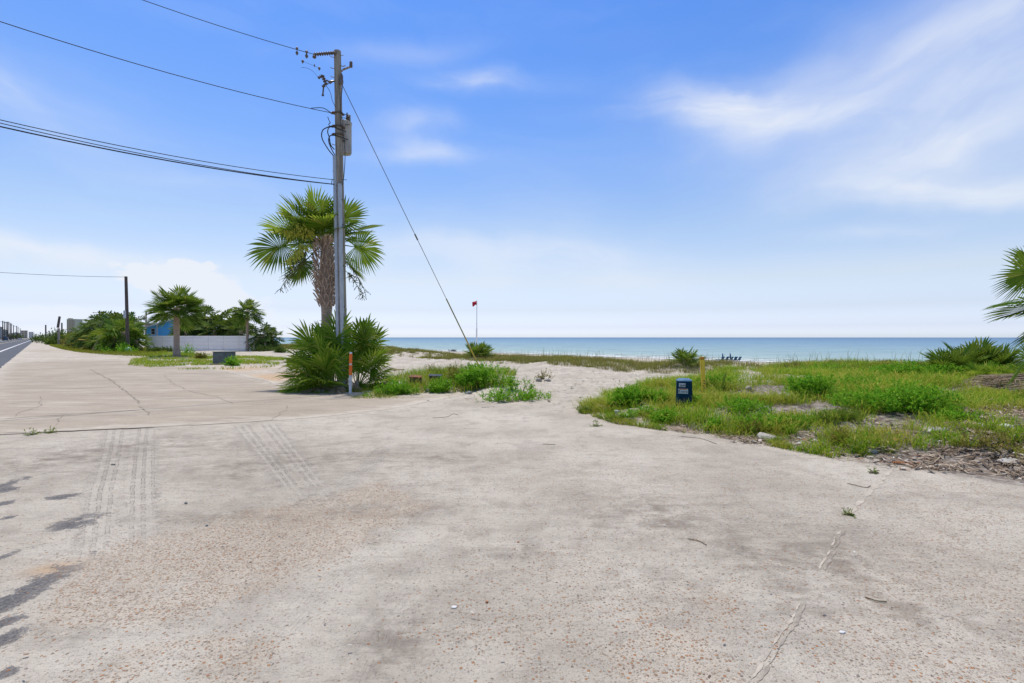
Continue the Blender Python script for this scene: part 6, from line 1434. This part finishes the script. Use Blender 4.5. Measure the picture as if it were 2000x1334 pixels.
# plank, rusty plate, dark box, sand-coloured board
M_PLANK = mat('orange_plank', (.34, .13, .045), .85, (.24, .09, .035), 5, stretch=(1, 8, 8)); M_RUST = mat('rusty_plate', (.30, .10, .05), .8, (.10, .06, .05), 6)
def lay(name, label, cat, px, py, L, w_, h_, rz_, m, tilt=None, up=0):
    g = hit(px, py); b = MB(); b.box(g+Vector((0, 0, h_/2+up)), (L, w_, h_), rz=rz_, tilt=tilt, bev=.008); return tag(b.build(name, m, org=tuple(g)), label, cat)
lay('plank', 'broken orange brown plank at the foot of the rubble', 'plank', 1772, 908, .34, .06, .025, R_(-4), M_PLANK, (0, R_(2)))
lay('plank', 'dark splinter of wood right of the orange plank', 'plank', 1815, 905, .20, .03, .02, R_(12), M_STEM)
lay('board', 'tan board half buried in the sand behind the weeds', 'board', 775, 723, .75, .12, .05, R_(-6), mat('tan_board', (.42, .30, .16), .9, (.34, .24, .13), 5))
for px, py, m, lab, w_ in ((812, 752, M_RUST, 'rusty topped low box among the weed bushes', .34), (851, 751, mat('blue_black_box', (.03, .04, .075), .6, (.06, .07, .10), 6), 'blue black low box beside the rusty one', .38)):
    g = hit(px, py); root = thing('valve_box', lab, 'valve box', g); b = MB(); b.box(g+Vector((0, 0, .12)), (w_, .3, .24), rz=.1, bev=.015); b.build('body', mat('box_dark', (.05, .045, .045), .8), root); b = MB(); b.box(g+Vector((-.01, 0, .255)), (w_*1.1, .36, .035), rz=.1, tilt=(.06, .04), bev=.01); b.build('lid', m, root)
for i, (px, py) in enumerate(((828, 748), (838, 758), (875, 742), (836, 766), (880, 748))): rock('concrete_chunk', ['crumbled stone beside the rusty box', 'small rubble stone between the two valve boxes', 'brown stone above the blue black box', 'lowest pinkish stone between the weed bushes', 'brown stone right of the blue black box'][i], 'stone', px, py, 13, 10, M_ROCK, 70+i)
# twigs
for i, (pts, lab) in enumerate((([(1690, 1168), (1712, 1175), (1732, 1177)], 'thin curved twig on the right slab'), ([(1343, 1054), (1365, 1058), (1380, 1066)], 'thin twig right of the lower centre'), ([(845, 817), (872, 815), (885, 810), (895, 812)], 'forked twig on the sand before the low bush'), ([(940, 797), (966, 793)], 'short twig on the sand below the spreading bush'), ([(1330, 853), (1370, 858), (1400, 868)], 'long bent twig at the mound foot'), ([(1655, 945), (1690, 953), (1700, 950)], 'twig near the broken slab joint'), ([(1450, 868), (1490, 866), (1520, 872)], 'twig under the flat concrete slab'), ([(1060, 868), (1085, 869)], 'short dark twig on the open sand'))):
    P = [Vector(unproj(*p)+(0,)) for p in pts]
    for p in P: p.z = gz(p.x, p.y)+.008
    b = MB(); b.tube(curve(P, 5), .0035, 5); tag(b.build('twig', M_STEM, org=tuple(P[0])), lab, 'twig', 'twigs on the sand')
# litter of chips, sticks and dead leaves over the rubble: beyond counting
rg2 = np.random.RandomState(5)
LIT = pix([(1420, 862), (1560, 880), (1660, 905), (1760, 918), (1900, 930), (2000, 945), (2300, 985), (2300, 800), (2000, 742), (1880, 745), (1860, 800), (1830, 850), (1700, 845), (1640, 850), (1560, 858)])
def litter(n, poly, dens, smin, smax, asp, tilt):
    q = scatter(poly, n, rg2, dens); n = len(q); an = rg2.uniform(0, 6.28, n); L = rg2.uniform(smin, smax, n)[:, None]; d = np.stack([np.cos(an), np.sin(an), rg2.uniform(-tilt, tilt, n)], 1); s_ = np.stack([-np.sin(an), np.cos(an), rg2.uniform(-tilt, tilt, n)], 1)
    c_ = q+np.array([0, 0, .012])+np.stack([np.zeros(n), np.zeros(n), rg2.uniform(0, .03, n)], 1); w_ = L*asp*rg2.uniform(.5, 1.5, (n, 1)); Z = np.array([0, 0, 1.0])*L*.12
    V = np.stack([c_-d*L-s_*w_, c_+d*L-s_*w_*.7, c_+d*L*.9+s_*w_, c_-d*L*.8+s_*w_*.8, c_+Z], 1); o = np.arange(n)[:, None]*5
    T = np.concatenate([o+np.array([[a, b_, 4]]) for a, b_ in ((0, 1), (1, 2), (2, 3), (3, 0))]); return V.reshape(-1, 3), np.zeros((0, 4), int), T
M_LIT = leafmat('rubble_chips', [(0, (.10, .075, .06)), (.3, (.22, .17, .13)), (.5, (.38, .33, .28)), (.7, (.52, .49, .45)), (.82, (.68, .67, .64)), (.9, (.34, .14, .06)), (1, (.24, .23, .20))], .02, .9)
cl_ = lambda x, y: .25+.75*ss(.45, .6, fbm(x*1.4, y*1.4, 99))
grass_obj('rubble', [litter(5500, LIT, cl_, .012, .05, .45, .35)], M_LIT, 'stuff')
M_STK = leafmat('sticks_and_leaves', [(0, (.09, .065, .05)), (.4, (.19, .14, .10)), (.7, (.32, .25, .19)), (1, (.50, .43, .35))], .02, .9)
SHD = pix([(1760, 915), (1860, 880), (1900, 850), (1960, 840), (2100, 860), (2150, 960), (1950, 930)])
grass_obj('twig_litter', [litter(4200, LIT, cl_, .03, .11, .06, .3), litter(1500, SHD, None, .03, .10, .10, .5), litter(900, EDGE, patch_dens(.45, 1.2, 96), .02, .09, .07, .25)], M_STK, 'stuff')
OPEN = pix([(-150, 1500), (-150, 870), (500, 830), (900, 790), (1120, 800), (1380, 855), (1700, 910), (2200, 960), (2400, 1500)])
grass_obj('sand_litter', [litter(1800, OPEN, lambda x, y: np.clip(.25+(y-3)/9, .1, 1), .004, .012, .45, .2)], M_LIT, 'stuff')
SANDP = pix([(700, 785), (900, 785), (1130, 800), (1180, 765), (1300, 745), (1350, 735), (1100, 716), (1020, 730), (1080, 760), (560, 716), (740, 700)])
grass_obj('beach_wrack', [litter(700, SANDP, None, .02, .07, .25, .3)], M_STK, 'stuff')
